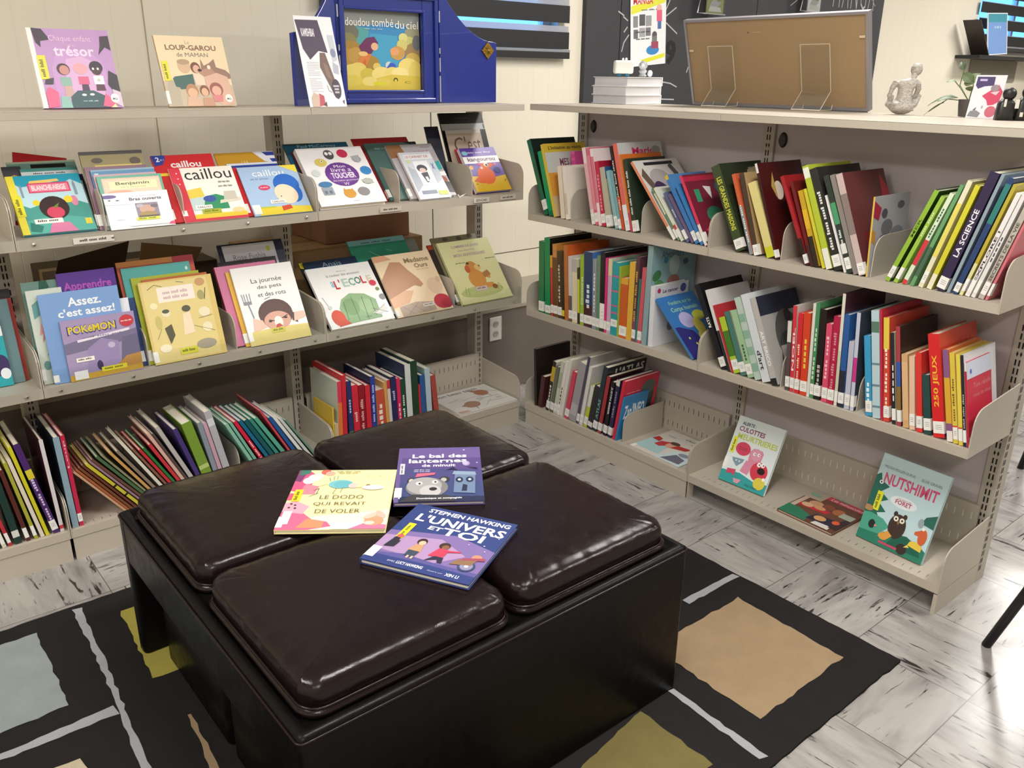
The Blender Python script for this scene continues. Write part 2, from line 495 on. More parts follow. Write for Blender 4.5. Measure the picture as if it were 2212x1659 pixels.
# black chalkboard panels on the back wall
m_slate = M('35353a', .6)
def chalk(mb, pts, wd=.006, y=-.0012):
    for A, B in zip(pts, pts[1:]):
        A, B = Vector(A), Vector(B); d = B-A; n = Vector((-d.y, d.x)).normalized()*wd/2
        mb.poly([(p.x, y, p.y) for p in (A+n, A-n, B-n, B+n)], m_chalk)
m_chalk = M('b9b9bc', .9)
PAN = [(1.967, 2.222, 'narrow plain black chalkboard panel next to the cream wall'), (2.227, 3.42, 'black chalkboard panel holding the yellow topped poster and chalk rays'), (3.425, 4.93, 'black chalkboard panel with chalk capitals above the framed board')]
CH = [[], [((1335, 24), (1348, 34)), ((1346, 36), (1356, 45)), ((1347, 70), (1355, 58)), ((1342, 112), (1347, 92), (1358, 75)), ((1437, 24), (1447, 0)), ((1438, 35), (1461, 16)), ((1438, 49), (1449, 60), (1462, 73)), ((1430, 177), (1447, 180), (1461, 188)), ((1427, 214), (1455, 215)), ((1482, 157), (1486, 145), (1492, 140))], [((1722, 0), (1707, 12)), ((1868, 40), (1878, 72)), ((1886, 6), (1890, 14))]]
for k, (x0, x1, lab) in enumerate(PAN):
    f = MB(); f.box((0, -.03, 0), (x1-x0, 0, 2.1), m_slate)
    if k: r = empty('chalkboard_panel', (x0, YW-.0008, .43)); f.build('board', r, bevel=.002)
    else: r = f.build('chalkboard_panel', bevel=.002); r.location = (x0, YW-.0008, .43)
    tag(r, lab, 'chalkboard', 'chalkboard panels')
    f = MB()
    for st in CH[k]:
        P = [at(u, v, 1, YW-.03) for u, v in st]
        chalk(f, [(p.x-x0, p.z-.43) for p in P], .007 if k == 1 else .005, -.0312)
    if k == 2:
        a = at(1795, 14, 1, YW-.03); b_ = at(1890, 8, 1, YW-.03)
        for q, ch in enumerate('MANGA'):
            cx = a.x+(b_.x-a.x)*(q+.5)/5-x0; wd_ = (b_.x-a.x)/5*.72; z0 = a.z-.43
            def fn(x, y): return (cx+x*wd_, -.0314, z0+.11+y*.22)
            put_text(f, ch, fn, m_chalk, bold=-.02)
    if k == 1:
        c = at(1448, 113, 1, YW-.03)
        def fn(x, y): return (c.x-x0+x*.09, -.0314, c.z-.43+y*.13)
        put_text(f, '9', fn, M('161618', .7), bold=.04)
    if f.v: f.build('chalk_lettering' if k == 2 else 'chalk_pattern', r)
# poster taped to the panel
yp = YW-.036
A, B, Cc, D = at(1362, 145, 1, yp), at(1437, 137, 1, yp), at(1433, -12, 1, yp), at(1357, -8, 1, yp)
U = (B-A); pw = U.length; U.normalize(); V = Vector((-U.z, 0, U.x)); ph = (D-A).dot(V)
r = tag(empty('poster', mat=frame(A, U, V)), 'white poster with yellow bands and reading children on the black panel', 'poster')
f = MB(); f.box((0, 0, 0), (pw, .0012, ph), M('eef0f2', .5)); sh = f.build('paper', r)
f = MB(); art(f, '''p e3e33a .02,.86 .98,.98 .98,.90 .02,.74; p e3e33a .30,.03 .97,.10 .97,.16 .30,.09; T .35 .93 .55 .10 d23a44 MANGA
b .60 .80 .6 .025 3c3c3c 3
r .07 .56 .20 .72 8a8a8c; r .24 .58 .40 .74 55555a; r .42 .57 .58 .72 9a9a9c; r .08 .40 .20 .53 6c6c70; r .24 .42 .40 .55 a6a6a6; r .42 .43 .56 .55 77777b
e .80 .82 .07 .05 e6b6a6; r .73 .63 .88 .79 e0607e; r .76 .52 .86 .63 4a6ea6; e .67 .44 .07 .05 5a5450; r .60 .34 .74 .42 777; e .62 .22 .18 .07 3a8ac8; r .58 .24 .78 .34 a3455e
b .35 .49 .42 .03 444444 3; b .35 .39 .40 .025 444444 3'''.replace('777;', '777777;'), pw, ph); f.build('poster_print', sh)
# ================================================================ bookcases
m_met = M('bab1a3', .38); m_metd = M('b3aa9e', .4); m_slot = M('15120f', .8)
m_panel = M('beb4b6', .55); m_acr = clear('acrylic', .2, 'fcfdfd')
L = .915; DEP = .27
ZL = dict(top=1.3475, up=1.01, mid=.577, base=.105)
ZR = dict(top=1.35, up=.926, mid=.5235, base=.098)
def plate_profile(zs, zb, h=.122):
    p = [(0, zb), (0, zs+h-.055)] + [(d, z) for d, z in reversed(arc(.045, zs+h-.055, .045, 90, 180))] + [(DEP, zs+h+.008), (DEP, zb)]
    return p
def end_plate(parent, s, zs, zb, th=.0032):
    f = MB(); f.prism([(s, d, z) for d, z in plate_profile(zs, zb)], (th, 0, 0), m_met)
    return f.build('end_plate', parent)
def slots(mb, s, z0, z1, face='d', dv=DEP):
    z = z0; k = 0
    while z < z1:
        for o_ in (-.0072, .0028):
            if face == 'd':
                if k % 4 == 3: mb.poly([(s+o_-.001, dv+.0002, z+.009), (s+o_+.0022, dv+.0002, z+.0005), (s+o_+.0054, dv+.0002, z+.009), (s+o_+.0022, dv+.0002, z+.0175)], m_slot)
                else: mb.poly([(s+o_, dv+.0002, z), (s+o_+.0044, dv+.0002, z), (s+o_+.0044, dv+.0002, z+.018), (s+o_, dv+.0002, z+.018)], m_slot)
            else: mb.poly([(s+.0006, dv+o_, z), (s+.0006, dv+o_+.0044, z), (s+.0006, dv+o_+.0044, z+.018), (s+.0006, dv+o_, z+.018)], m_slot)
        z += .0254; k += 1
def upright(root, s, ztop, wd=.044, dp=.06, side=None):
    f = MB(); f.box((s-wd/2, DEP+.0006, 0), (s+wd/2, DEP+dp, ztop), m_metd)
    o = f.build('upright', root, bevel=.002)
    f = MB(); slots(f, s, .04, ztop-.03)
    if side: slots(f, s+wd/2, .04, ztop-.03, 's', DEP+.012)
    f.build('slot_holes', o)
    return o
def shelf(root, z, lip=.03, clearlip=None, screws=False, name='shelf', slits=True):
    f = MB(); e = .0045
    f.box((e, 0, z-.003), (L-e, DEP, z), m_met)
    f.box((e, 0, z-lip), (L-e, .0025, z-.003), m_met)
    f.box((e, DEP-.003, z-lip), (L-e, DEP, z-.003), m_met)
    o = f.build(name, root)
    for s in (.0008, L-.0042): end_plate(o, s, z, z-lip)
    if clearlip:
        g = MB(); g.box((.008, -.0042, z-lip+.004), (L-.008, -.0012, z+clearlip), m_acr)
        g.build('clear_lip', o)
    if screws:
        g = MB()
        for k in range(5):
            s = .045+k*(L-.09)/4
            g.rings([[(s+r_*math.cos(2*math.pi*i/12), y_, z-lip*.45+r_*math.sin(2*math.pi*i/12)) for i in range(12)] for r_, y_ in ((.0055, -.0043), (.0048, -.0062), (.002, -.0072))], M('d9d6d0', .2, .9))
        g.build('screw_heads', o)
    return o
def base(root, z, kick=True, zk=.078, light=False):
    f = MB(); e = .0045
    f.box((e, 0, z-.003), (L-e, DEP, z), m_met); f.box((e, 0, zk), (L-e, .0025, z-.003), m_met)
    o = f.build('base_shelf', root)
    for s in (.0008, L-.0042): end_plate(o, s, z, zk)
    f = MB(); f.box((.03, DEP-.006, z+.0005), (L-.03, DEP-.003, z+.155), m_met); f.box((.03, DEP-.003, z+.14), (L-.03, DEP+.012, z+.155), m_met)
    b = f.build('back_plate', o)
    f = MB(); ms = M('3a342e') if not light else M('e9e6de')  # pale colour paints the light coming through the end bay's slits
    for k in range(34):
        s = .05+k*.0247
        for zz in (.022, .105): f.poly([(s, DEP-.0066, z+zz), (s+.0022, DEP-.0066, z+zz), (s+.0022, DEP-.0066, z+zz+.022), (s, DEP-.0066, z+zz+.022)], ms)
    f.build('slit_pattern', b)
    f = MB()
    for k in range(34):
        s = .05+k*.0247
        f.poly([(s, .02, z+.0004), (s+.0018, .02, z+.0004), (s+.0018, .036, z+.0004), (s, .036, z+.0004)], M('6a6258'))
    f.build('slit_pattern', o)
    if kick:
        f = MB(); f.box((.0045, .003, .0), (L-.0045, .006, zk-.0015), m_met); f.build('kick_plate', root)
    return o
def bay(label, loc, rotz, Z, last=False, first=True, double=False, **o_):
    root = tag(empty('metal_bookcase', loc, rotz), label, 'bookcase', 'beige metal library bookcases')
    T0, T1 = (.0, L) if not o_.get('topshift') else o_['topshift']
    f = MB(); dd = .30 if not double else .54
    f.box((T0+.0006, 0, Z['top']-.003), (T1-.0006, dd, Z['top']), m_met); f.box((T0+.0006, 0, Z['top']-.023), (T1-.0006, .003, Z['top']-.003), m_met); f.box((T0+.0006, dd-.003, Z['top']-.023), (T1-.0006, dd, Z['top']-.003), m_met)
    f.box((T0+.0006, .003, Z['top']-.012), (T1-.0006, dd-.003, Z['top']-.010), m_met)
    f.build('top_shelf', root, bevel=.0015)
    up0 = .024 if o_.get('flush') else 0
    if first: upright(root, up0, Z['top']-.0236)
    if last: upright(root, L-.022, Z['top']-.0236, side=double)
    return root
# the run along the back wall
A = bay('bookcase bay at the photo edge beside the purple spined books', (-2*L, 0, 0), 0, ZL, first=True)
shelf(A, ZL['up'], clearlip=.05, screws=True); shelf(A, ZL['mid'], clearlip=.05, screws=True); base(A, ZL['base'])
B = bay('bookcase bay on the back wall holding the cartoon picture books, behind the ottoman', (-L, 0, 0), 0, ZL)
shelf(B, ZL['up'], clearlip=.03, screws=True); shelf(B, ZL['mid'], clearlip=.05, screws=True); base(B, ZL['base'])
Cb = bay('bookcase bay on the back wall under the blue wooden theatre', (0, 0, 0), 0, ZL, last=True)
sc = shelf(Cb, ZL['up']); shelf(Cb, ZL['mid'], clearlip=.045, screws=True); base(Cb, ZL['base'])
# the free-standing run
XR, YR = .93, -.013
Dd = bay('grey backed bookcase bay beside the wall, with white books on top', (XR, YR, 0), -math.pi/2, ZR, double=True, flush=True)
shelf(Dd, ZR['up'], lip=.027); shelf(Dd, ZR['mid'], lip=.027); base(Dd, ZR['base'], zk=.068)
Eb = bay('grey backed bookcase bay at the free end, with two face-out books at the bottom', (XR, YR-L, 0), -math.pi/2, ZR, last=True, double=True)
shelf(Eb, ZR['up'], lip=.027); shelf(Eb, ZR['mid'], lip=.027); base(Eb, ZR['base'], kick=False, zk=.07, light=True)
f = MB(); f.box((.0055, -.001, 0), (.0085, .03, .07), m_met); f.build('foot_bracket', Eb)
f = MB(); f.box((L-.012, 0, 0), (L-.0008, DEP, .066), m_met); f.build('foot_bracket', Eb)
for root, a, b_ in ((Dd, .047, L-.023), (Eb, .023, L-.045)):
    f = MB(); f.box((a, DEP+.012, ZR['base']), (b_, DEP+.022, ZR['top']-.025), m_panel); f.build('back_panel', root)
for root, s in ((Dd, .075), (Eb, .05)):
    f = MB(); f.rings([[(s+r_*math.cos(2*math.pi*i/14), y_, 1.262+r_*1.5*math.sin(2*math.pi*i/14)) for i in range(14)] for r_, y_ in ((.017, DEP+.011), (.013, DEP+.004), (.008, DEP+.0035))], M('2c2620')); f.build('bolt_cap', root)
# paper label strips on the lips
def lip_label(par, s0, s1, z, tx, hexc='d8d3c8'):
    f = MB(); f.box((s0, -.0052, z-.009), (s1, -.0046, z+.009), M(hexc, .6)); o = f.build('label_strip', par)
    f = MB()
    def fn(x, y): return ((s0+s1)/2+x*(s1-s0)*.7, -.0056, z+y*.009)
    put_text(f, tx, fn, M('3a3632'), bold=.01) if tx != '#' else scribble(f, fn, M('4a4640'), 3, int(s0*1e3)); f.build('label_print', o)
lip_label(B, .145, .255, ZL['up']-.016, '#'); 
lip_label(Cb, .66, .735, ZL['up']-.014, 'EDUCAD'); lip_label(Cb, .79, .87, ZL['up']-.013, '#', 'cbc4b8')
lip_label(Cb, .24, .33, ZL['up']-.014, '#', 'c4bcae')
# sliding dividers
DIV = {}
def divider(row, z, par, s, label, h=.115):
    p = [(.022, 0), (.022, h-.05)] + [(d, q) for d, q in reversed(arc(.022+.045, h-.045, .045, 90, 175))] + [(.255, h+.004), (.255, 0)]
    f = MB(); f.prism([(-.0015, d, q) for d, q in p], (.003, 0, 0), m_met); r = tag(f.build('shelf_divider'), label, 'divider', 'sliding metal shelf dividers'); r.matrix_world = par.matrix_basis @ Matrix.Translation((s, 0, z+.0004))
    DIV.setdefault(row, []).append(s)
# ================================================================ rug and ottoman
RZ = .008
J = lambda x, y: (x/2.968, 1100+y/2.968)
K = lambda x, y: (1200+x/2.186, 1100+y/2.186)
def fuzz(pts, amp=.0035, step=.022):
    out = []
    rnd = random.Random(int(abs(pts[0][0])*1e4))
    for i, a in enumerate(pts):
        b = pts[(i+1) % len(pts)]; a = Vector(a); b = Vector(b); n = max(1, int((b-a).length/step))
        for k in range(n):
            p = a.lerp(b, k/n); out.append((p.x+rnd.uniform(-amp, amp), p.y+rnd.uniform(-amp, amp), p.z))
    return out
def pile(name, h):
    m, nt, b = nodes_mat(name)
    x, y, z = pos(nt)
    n = noise(nt, comb(nt, x, y, 0), 420, 2); n2 = noise(nt, comb(nt, x, y, 0), 14, 3)
    c = lin(h)
    v = mathn(nt, 'ADD', mathn(nt, 'MULTIPLY', n, .3), mathn(nt, 'MULTIPLY', n2, .3))
    hs = nt.nodes.new('ShaderNodeHueSaturation'); hs.inputs['Color'].default_value = c
    nt.links.new(mathn(nt, 'ADD', v, .72), hs.inputs['Value'])
    nt.links.new(hs.outputs[0], b.inputs['Base Color'])
    b.inputs['Roughness'].default_value = .95; b.inputs['Specular IOR Level'].default_value = .15
    bp = nt.nodes.new('ShaderNodeBump'); bp.inputs['Strength'].default_value = .5; bp.inputs['Distance'].default_value = .003
    nt.links.new(n, bp.inputs['Height']); nt.links.new(bp.outputs[0], b.inputs['Normal'])
    return m
f = MB()
rx0, rx1, ry0, ry1 = -1.9, .652, -1.885, -.272
edge = fuzz([(rx0, ry0, 0), (rx1, ry0, 0), (rx1, ry1, 0), (rx0, ry1, 0)], .0025, .03)
f.prism(edge, (0, 0, RZ), pile('rug_charcoal', '232121'))
def patch(pts, mat, amp=.0035):
    f.poly([(p[0], p[1], RZ+.0012) for p in fuzz([tuple(at(*q, 2, RZ)) if len(q) == 2 else q for q in pts], amp)], mat)
r_blue, r_line, r_lime, r_tan, r_cream, r_olive = pile('rug_blue_grey', '8c9494'), pile('rug_grey_line', '9c9ea2'), pile('rug_lime', 'a39a4a'), pile('rug_tan', '9a8468'), pile('rug_cream', 'b5aa90'), pile('rug_olive', '6d643c')
a, b_, c = at(*J(230, 795), 2, RZ), at(*J(445, 1255), 2, RZ), at(*J(0, 1435), 2, RZ)
patch([tuple(a), tuple(b_), (c.x-.18, b_.y-.01, RZ), (c.x-.18, a.y, RZ)], r_blue)
patch([J(465, 648), J(520, 633), J(690, 1000), J(820, 1320), J(970, 1659), J(1010, 1750), J(925, 1750), J(770, 1320), J(640, 1000)], r_line)
patch([J(728, 1262), J(768, 1310), J(-60, 1640), J(-60, 1600)], r_line)
patch([J(768, 660), J(915, 608), (-.72, -.42, RZ), (-.70, -.74, RZ), J(985, 1085)], r_lime)
patch([J(1200, 1320), J(1222, 1312), J(1415, 1659), J(1450, 1720), J(1375, 1720)], r_tan)
patch([J(345, 1665), J(525, 1600), J(600, 1740), J(400, 1800)], r_cream)
a, b_, c = at(*K(860, 418), 2, RZ), at(*K(1355, 700), 2, RZ), at(*K(962, 995), 2, RZ)
d = a+c-b_
patch([tuple(a), tuple(b_), tuple(c), tuple(d)], r_tan)
a = at(*K(610, 440), 2, RZ); b_ = at(*K(852, 312), 2, RZ)
patch([(a.x, a.y-.012, RZ), (b_.x, b_.y-.012, RZ), (b_.x, b_.y+.012, RZ), (a.x, a.y+.012, RZ)], r_line)
patch([K(535, 860), K(560, 850), K(1000, 1170), K(965, 1185)], r_line)
a = at(*K(400, 955), 2, RZ); b_ = at(*K(745, 1205), 2, RZ)
patch([tuple(a), tuple(b_), (b_.x-.30, b_.y-.02, RZ), (a.x-.36, a.y-.06, RZ)], r_olive)
rug = tag(f.build('rug'), 'charcoal area rug with tan, lime and grey blocks under the leather ottoman', 'rug')

def leather(name, h, rough=.33, spec=.32):
    m, nt, b = nodes_mat(name)
    x, y, z = pos(nt); P = comb(nt, x, y, z)
    b.inputs['Base Color'].default_value = lin(h)
    g = noise(nt, P, 420, 2); wv = noise(nt, P, 26, 3, .5, .6)
    nt.links.new(ramp(nt, wv, [(.3, rough-.06), (.7, rough+.08)]), b.inputs['Roughness'])
    bp = nt.nodes.new('ShaderNodeBump'); bp.inputs['Strength'].default_value = .12; bp.inputs['Distance'].default_value = .002
    nt.links.new(g, bp.inputs['Height'])
    b2 = nt.nodes.new('ShaderNodeBump'); b2.inputs['Strength'].default_value = .13; b2.inputs['Distance'].default_value = .006
    nt.links.new(wv, b2.inputs['Height']); nt.links.new(b2.outputs[0], bp.inputs['Normal']); nt.links.new(bp.outputs[0], b.inputs['Normal'])
    b.inputs['Specular IOR Level'].default_value = spec
    return m
m_lea, m_lea2 = leather('leather_brown', '190f10', .2), leather('leather_black', '0d0b0b', .34, .16)
def gathered(x0, x1, y0, y1, z, rad, ins, amp, seed):
    P = [Vector(p) for p in rr(x0, x1, y0, y1, z, rad, ins)]; out = []
    rnd = random.Random(seed); n = len(P)
    for i in range(n):
        a, b_ = P[i], P[(i+1) % n]; k_ = 34 if i % 7 == 6 else 2
        for q in range(k_): out.append(a.lerp(b_, q/k_))
    c = Vector(((x0+x1)/2, (y0+y1)/2, z)); ph = [rnd.uniform(0, 6.28) for _ in range(4)]
    res = []
    for i, p in enumerate(out):
        w_ = math.sin(i*.9+ph[0])*.5+math.sin(i*1.7+ph[1])*.35+math.sin(i*2.6+ph[2])*.3
        d = (p-c); d.z = 0; d.normalize()
        res.append((p.x+d.x*w_*amp, p.y+d.y*w_*amp, p.z+w_*amp*.55))
    return res
def rr(x0, x1, y0, y1, z, rad, ins=0.0):
    x0 += ins; x1 -= ins; y0 += ins; y1 -= ins; rad = max(rad-ins*.5, .006)
    P = []
    for cx, cy, a0 in ((x1-rad, y1-rad, 0), (x0+rad, y1-rad, 90), (x0+rad, y0+rad, 180), (x1-rad, y0+rad, 270)):
        P += [(x, y, z) for x, y in arc(cx, cy, rad, a0, a0+90, 6)]
    return P
OX0, OX1, OY0, OY1, OZ = -.895, .100, -1.578, -.578, .418
cx, cy = (OX0+OX1)/2, (OY0+OY1)/2
ott = tag(empty('storage_ottoman', (cx, cy, 0)), 'large square dark brown leather ottoman table with four cushions on the rug', 'ottoman')
hx, hy = (OX1-OX0)/2, (OY1-OY0)/2
Z0 = RZ+.0016
f = MB(); f.rings([rr(-hx, hx, -hy, hy, z, .014, i) for z, i in ((.288, .0), (.29, 0), (.30, 0), (OZ-.03, 0), (OZ-.012, 0), (OZ-.004, .003), (OZ, .010), (OZ-.001, .022), (OZ-.008, .026), (OZ-.008, .05))], m_lea2)
f.build('top_frame', ott, smooth=True)
for ya, yb in ((-hy, -hy+.045), (hy-.045, hy)):
    f = MB(); f.rings([rr(-hx-.0012, hx+.0012, ya-.0012, yb+.0012, z, .014, i) for z, i in ((Z0, .002), (Z0+.004, 0), (Z0+.012, 0), (OZ-.03, 0), (OZ-.014, 0), (OZ-.012, .0008))], m_lea2)
    f.build('side_panel', ott, smooth=True)
for ya, yb in ((-hy, -hy), (hy, hy)): pass
f = MB()
P = [Vector(p) for p in rr(-hx, hx, -hy, hy, OZ-.010, .014, -.0015)]
f.tube(P+[P[0]], .0028, m_lea, 6); f.build('welt_seam', ott, smooth=True)
mg, gp = .032, .018
cw, ch_ = (2*hx-2*mg-gp)/2, (2*hy-2*mg-gp)/2
CUSH_TOP = OZ+.066
for ix in (0, 1):
    for iy in (0, 1):
        x0 = -hx+mg+ix*(cw+gp); y0 = -hy+mg+iy*(ch_+gp); x1, y1 = x0+cw, y0+ch_
        f = MB(); b0 = OZ-.0075
        f.rings([gathered(x0, x1, y0, y1, z, .044, i, .0011 if .03 < z-b0 < .0718 else 0, ix*2+iy) for z, i in ((b0, .0), (b0+.004, -.005), (b0+.013, -.006), (b0+.017, .001), (b0+.020, .005), (b0+.025, .003), (b0+.036, .001), (b0+.050, .002), (b0+.059, .006), (b0+.065, .012), (b0+.0695, .022), (b0+.0715, .036), (b0+.0728, .07), (b0+.0735, .14))], m_lea)
        cu = f.build('cushion', ott, smooth=True)
        f = MB(); P = [Vector(p) for p in rr(x0, x1, y0, y1, b0+.0185, .044, .001)]
        f.tube(P+[P[0]], .0032, m_lea, 6); f.build('piping', cu, smooth=True)
for k, (ya, yb, lab) in enumerate(((-1.515, -1.10, 'dark leather stool nested under the ottoman, nearer the camera'), (-1.08, -.665, 'dark leather stool nested under the ottoman, beside the lime rug patch'))):
    r = tag(empty('nested_stool', (-.645, (ya+yb)/2, 0)), lab, 'stool', 'stools stored under the ottoman')
    q = (yb-ya)/2
    f = MB(); f.rings([rr(-.205, .205, -q, q, z, .02, i) for z, i in ((Z0+.001, .003), (Z0+.006, 0), (.195, 0), (.2, .004))], m_lea2); f.build('body', r, smooth=True)
    f = MB(); f.rings([rr(-.205, .205, -q, q, z, .045, i) for z, i in ((.2005, .004), (.205, 0), (.225, -.003), (.24, .004), (.25, .016), (.255, .04), (.2565, .1))], m_lea); f.build('seat_cushion', r, smooth=True)

# books lying on the ottoman
def lying(BL, BR, TL, z, t, **k):
    p, q, r_ = at(*BL, 2, z), at(*BR, 2, z), at(*TL, 2, z)
    U = (q-p); bw = U.length; U.normalize(); V = Vector((-U.y, U.x, 0)); bh = (r_-p).dot(V)
    return frame(Vector((p.x, p.y, z)), U, V), bw, bh
OB = lambda x, y: (580+x/3.814, 940+y/3.814)
zt = OZ-.0075+.0735+.0008
UNIV = '''r 0 0 1 1 32427a; p 4a4f8a 0,0 1,0 1,.36 0,.5; p 7d6aa0 0,.14 1,.12 1,.5 .6,.62 0,.5; p a98bb4 0,.2 .6,.17 .8,.35 .5,.52 0,.42; p 5a5590 0,.13 .3,.2 .6,.17 1,.16 1,0 0,0; p 34427c 0,.02 1,.02 1,.11 .5,.13 0,.12; r 0 0 1 .1 323f78
r .06 .95 .1 1 2f3d74; T .56 .925 .80 .065 f2f2f6 STEPHEN HAWKING; T .54 .785 .86 .13 f6f6f8 L'UNIVERS; T .36 .655 .13 .06 f6f6f8 ET; T .63 .645 .40 .12 f6f6f8 TOI
t .26 .065 .07 .022 c9c8dc avec; T .43 .068 .24 .04 eeeef4 LUCY HAWKING; t .67 .055 .14 .02 c9c8dc illustre par; T .82 .058 .12 .04 eeeef4 XIN LI
e .36 .42 .045 .05 3c2a2a; e .37 .40 .032 .035 e0b59a; p c0946a .30,.26 .42,.26 .40,.37 .33,.37; p 3c4a5a .31,.18 .40,.18 .41,.27 .31,.27; r .34 .15 .36 .19 e0b59a; r .38 .15 .40 .19 e0b59a
e .57 .43 .05 .05 40302c; e .585 .41 .032 .035 8a5a44; p d0405a .50,.25 .63,.25 .64,.38 .54,.38; p d0405a .62,.34 .74,.38 .74,.40 .62,.37; p 2c2c44 .50,.17 .56,.26 .64,.26 .66,.18 .62,.18 .6,.22; 
e .87 .22 .075 .075 3c4668; e .87 .22 .055 .055 8a8aa8; e .87 .22 .018 .018 d8d8e4; p 8a6a50 .72,.20 .90,.24 .92,.33 .76,.29; e .90 .36 .045 .045 c98a70; p 9a4a5c .78,.28 .98,.34 .97,.38 .80,.32
e .13 .37 .03 .05 2c2c38; e .14 .43 .03 .03 c8605a; p 2c2c38 .08,.24 .17,.26 .18,.36 .10,.36
e .88 .55 .008 .006 dfe6ff; e .95 .7 .006 .005 dfe6ff; e .75 .52 .006 .005 dfe6ff; e .3 .62 .006 .005 dfe6ff; e .2 .72 .005 .004 dfe6ff; e .92 .47 .006 .005 dfe6ff; e .12 .6 .006 .005 dfe6ff'''
M4, bw, bh = lying(OB(750, 1015), OB(1650, 1238), OB(1232, 563), zt+.012, .012)
book(M4, bw, bh, .012, 1, '34427c', 'navy blue picture book with children and stars lying askew on the ottoman', 'picture books lying on the ottoman', design=UNIV, tagw=(.05, .17), sticker=[(.10, .40, .17, .66, 'e8de2c', 'DOC'), (.0, .06, .085, .22, 'f0f0f0', '')])
DODO = '''r 0 0 1 1 f6ecb0; p f9f3d0 .3,0 1,0 1,.3 .3,.2; p e86a8e 0,.0 .30,0 .5,.05 .45,.12 .3,.16 .2,.26 0,.3; p f2906a .18,.03 .42,.03 .42,.12 .26,.17; p f5a6b8 0,.28 .2,.24 .24,.36 .1,.45 0,.42; p d25a86 0,.62 .1,.6 .18,.72 .2,.9 .1,1 0,1; p 7a3f6e 0,.8 .06,.78 .1,1 0,1; p 3f7a6a .02,.9 .12,.93 .12,1 .02,1
p f08a9c .08,.56 .24,.56 .26,.7 .12,.74; e .19 .86 .07 .06 fffdf4 20; e .22 .90 .05 .06 fbe0d8 -30; e .28 .96 .05 .05 e8695a; e .14 .80 .06 .06 fbf5ec; e .33 .93 .05 .04 f6b0a0; e .02 .52 .05 .06 e05a7a
e .06 .40 .012 .012 3a3a2a; e .1 .38 .012 .012 3a3a2a; e .05 .34 .012 .012 3a3a2a; e .11 .33 .012 .012 3a3a2a; l 5a5a3a .006 .22,.62 .27,.66 .26,.56; l 5a5a3a .006 .20,.52 .28,.58
p fdfdf6 .5,0 .76,0 .78,.1 .5,.1; p f0789a .66,.0 1,0 1,.06 .8,.09; e .88 .12 .09 .07 f19a7a; e .84 .2 .08 .03 f6c0ae 40; e .93 .22 .08 .03 f6b6a6 120; e .84 .09 .05 .03 f4c8b8
e .47 .73 .12 .075 7cc0c6; e .50 .72 .10 .06 6ab4be -10; e .60 .70 .05 .045 e6c6c0; p f0e2a6 .62,.70 .74,.72 .76,.69 .64,.66; e .745 .70 .022 .022 8a7a4a; l 8a7a5a .006 .34,.73 .26,.69; l 8a7a5a .006 .44,.66 .42,.56 .46,.56; l 8a7a5a .006 .5,.66 .49,.58; l 4a8a96 .006 .36,.78 .34,.84; l 4a8a96 .006 .39,.8 .38,.87; l 4a8a96 .006 .42,.81 .42,.88
l a89a60 .005 .70,.9 .73,.87; l a89a60 .005 .77,.84 .80,.86; l a89a60 .005 .83,.88 .86,.85 .9,.86; e .80 .66 .11 .04 f0dce0; b .52 .955 .26 .022 9a8f5a 3; b .52 .925 .2 .022 9a8f5a 3
t .52 .50 .42 .062 6a5f48 LE DODO; t .52 .385 .50 .062 6a5f48 QUI REVAIT; t .52 .27 .42 .062 6a5f48 DE VOLER'''
M4, bw, bh = lying(OB(42, 785), OB(962, 775), OB(217, 292), zt+.010, .010)
book(M4, bw, bh, .010, 1, 'f2e6a8', 'pale yellow picture book with pink flowers lying on the ottoman', 'picture books lying on the ottoman', design=DODO, tagw=(.04, .2), sticker=[(.045, .44, .125, .64, 'ecd42c', 'ALBUM'), (.02, .08, .10, .28, 'f0eef0', '')])
BAL = '''r 0 0 1 1 5b4a86; p 4c4a80 0,0 1,0 1,.55 0,.62; p 3f4a78 0,0 1,0 1,.32 .5,.4 0,.3; p 26304e 0,0 1,0 1,.08 0,.1; p 6d5a98 0,.8 1,.78 1,1 0,1; r 0 0 .05 1 6b5a96
T .50 .83 .66 .075 f6f4fa Le bal des; T .48 .735 .70 .08 f6f4fa lanternes; T .49 .645 .40 .052 f6f4fa de minuit; b .30 .56 .2 .02 d8d0e8 3; b .30 .53 .2 .02 d8d0e8 3
e .82 .67 .045 .045 a99ac6; e .81 .68 .035 .036 c2b4d8; e .80 .94 .012 .01 e8e0f4; e .95 .68 .01 .008 e8e0f4
e .18 .36 .05 .06 3a3a3c; e .18 .36 .03 .036 c9c6c6; e .56 .38 .06 .05 3a3a3c; e .55 .37 .034 .034 b9b6b6; e .36 .24 .24 .17 7f7e80; e .33 .27 .20 .15 a5a4a5; e .40 .18 .12 .10 bdbcbd; e .43 .21 .045 .03 2c2c2e; e .27 .31 .04 .032 e9e7d8; e .45 .33 .035 .03 e9e7d8; e .275 .305 .014 .016 2c2c2e; e .455 .33 .013 .015 2c2c2e; p d06a80 .22,.42 .44,.46 .46,.50 .24,.49
p 3c3c42 .06,0 .7,0 .6,.1 .2,.12; p 6f83a2 .66,.14 .90,.12 .92,.46 .68,.48; p 8ea2ba .65,.46 .93,.44 .92,.5 .67,.52; e .73 .36 .045 .05 2a3450; e .85 .36 .045 .05 2a3450; p 27314c .75,.16 .81,.16 .82,.26 .77,.28; e .73 .36 .018 .02 c9d4e4; e .85 .36 .018 .02 c9d4e4; p 2f2a4c .58,.54 .66,.6 .72,.53 .66,.56; p 2f2a4c .8,.6 .94,.58 .96,.55
T .50 .045 .50 .035 f2f0f4 Dominique et compagnie'''
M4, bw, bh = lying(OB(1028, 560), OB(1782, 540), OB(1105, 112), zt+.010, .010)
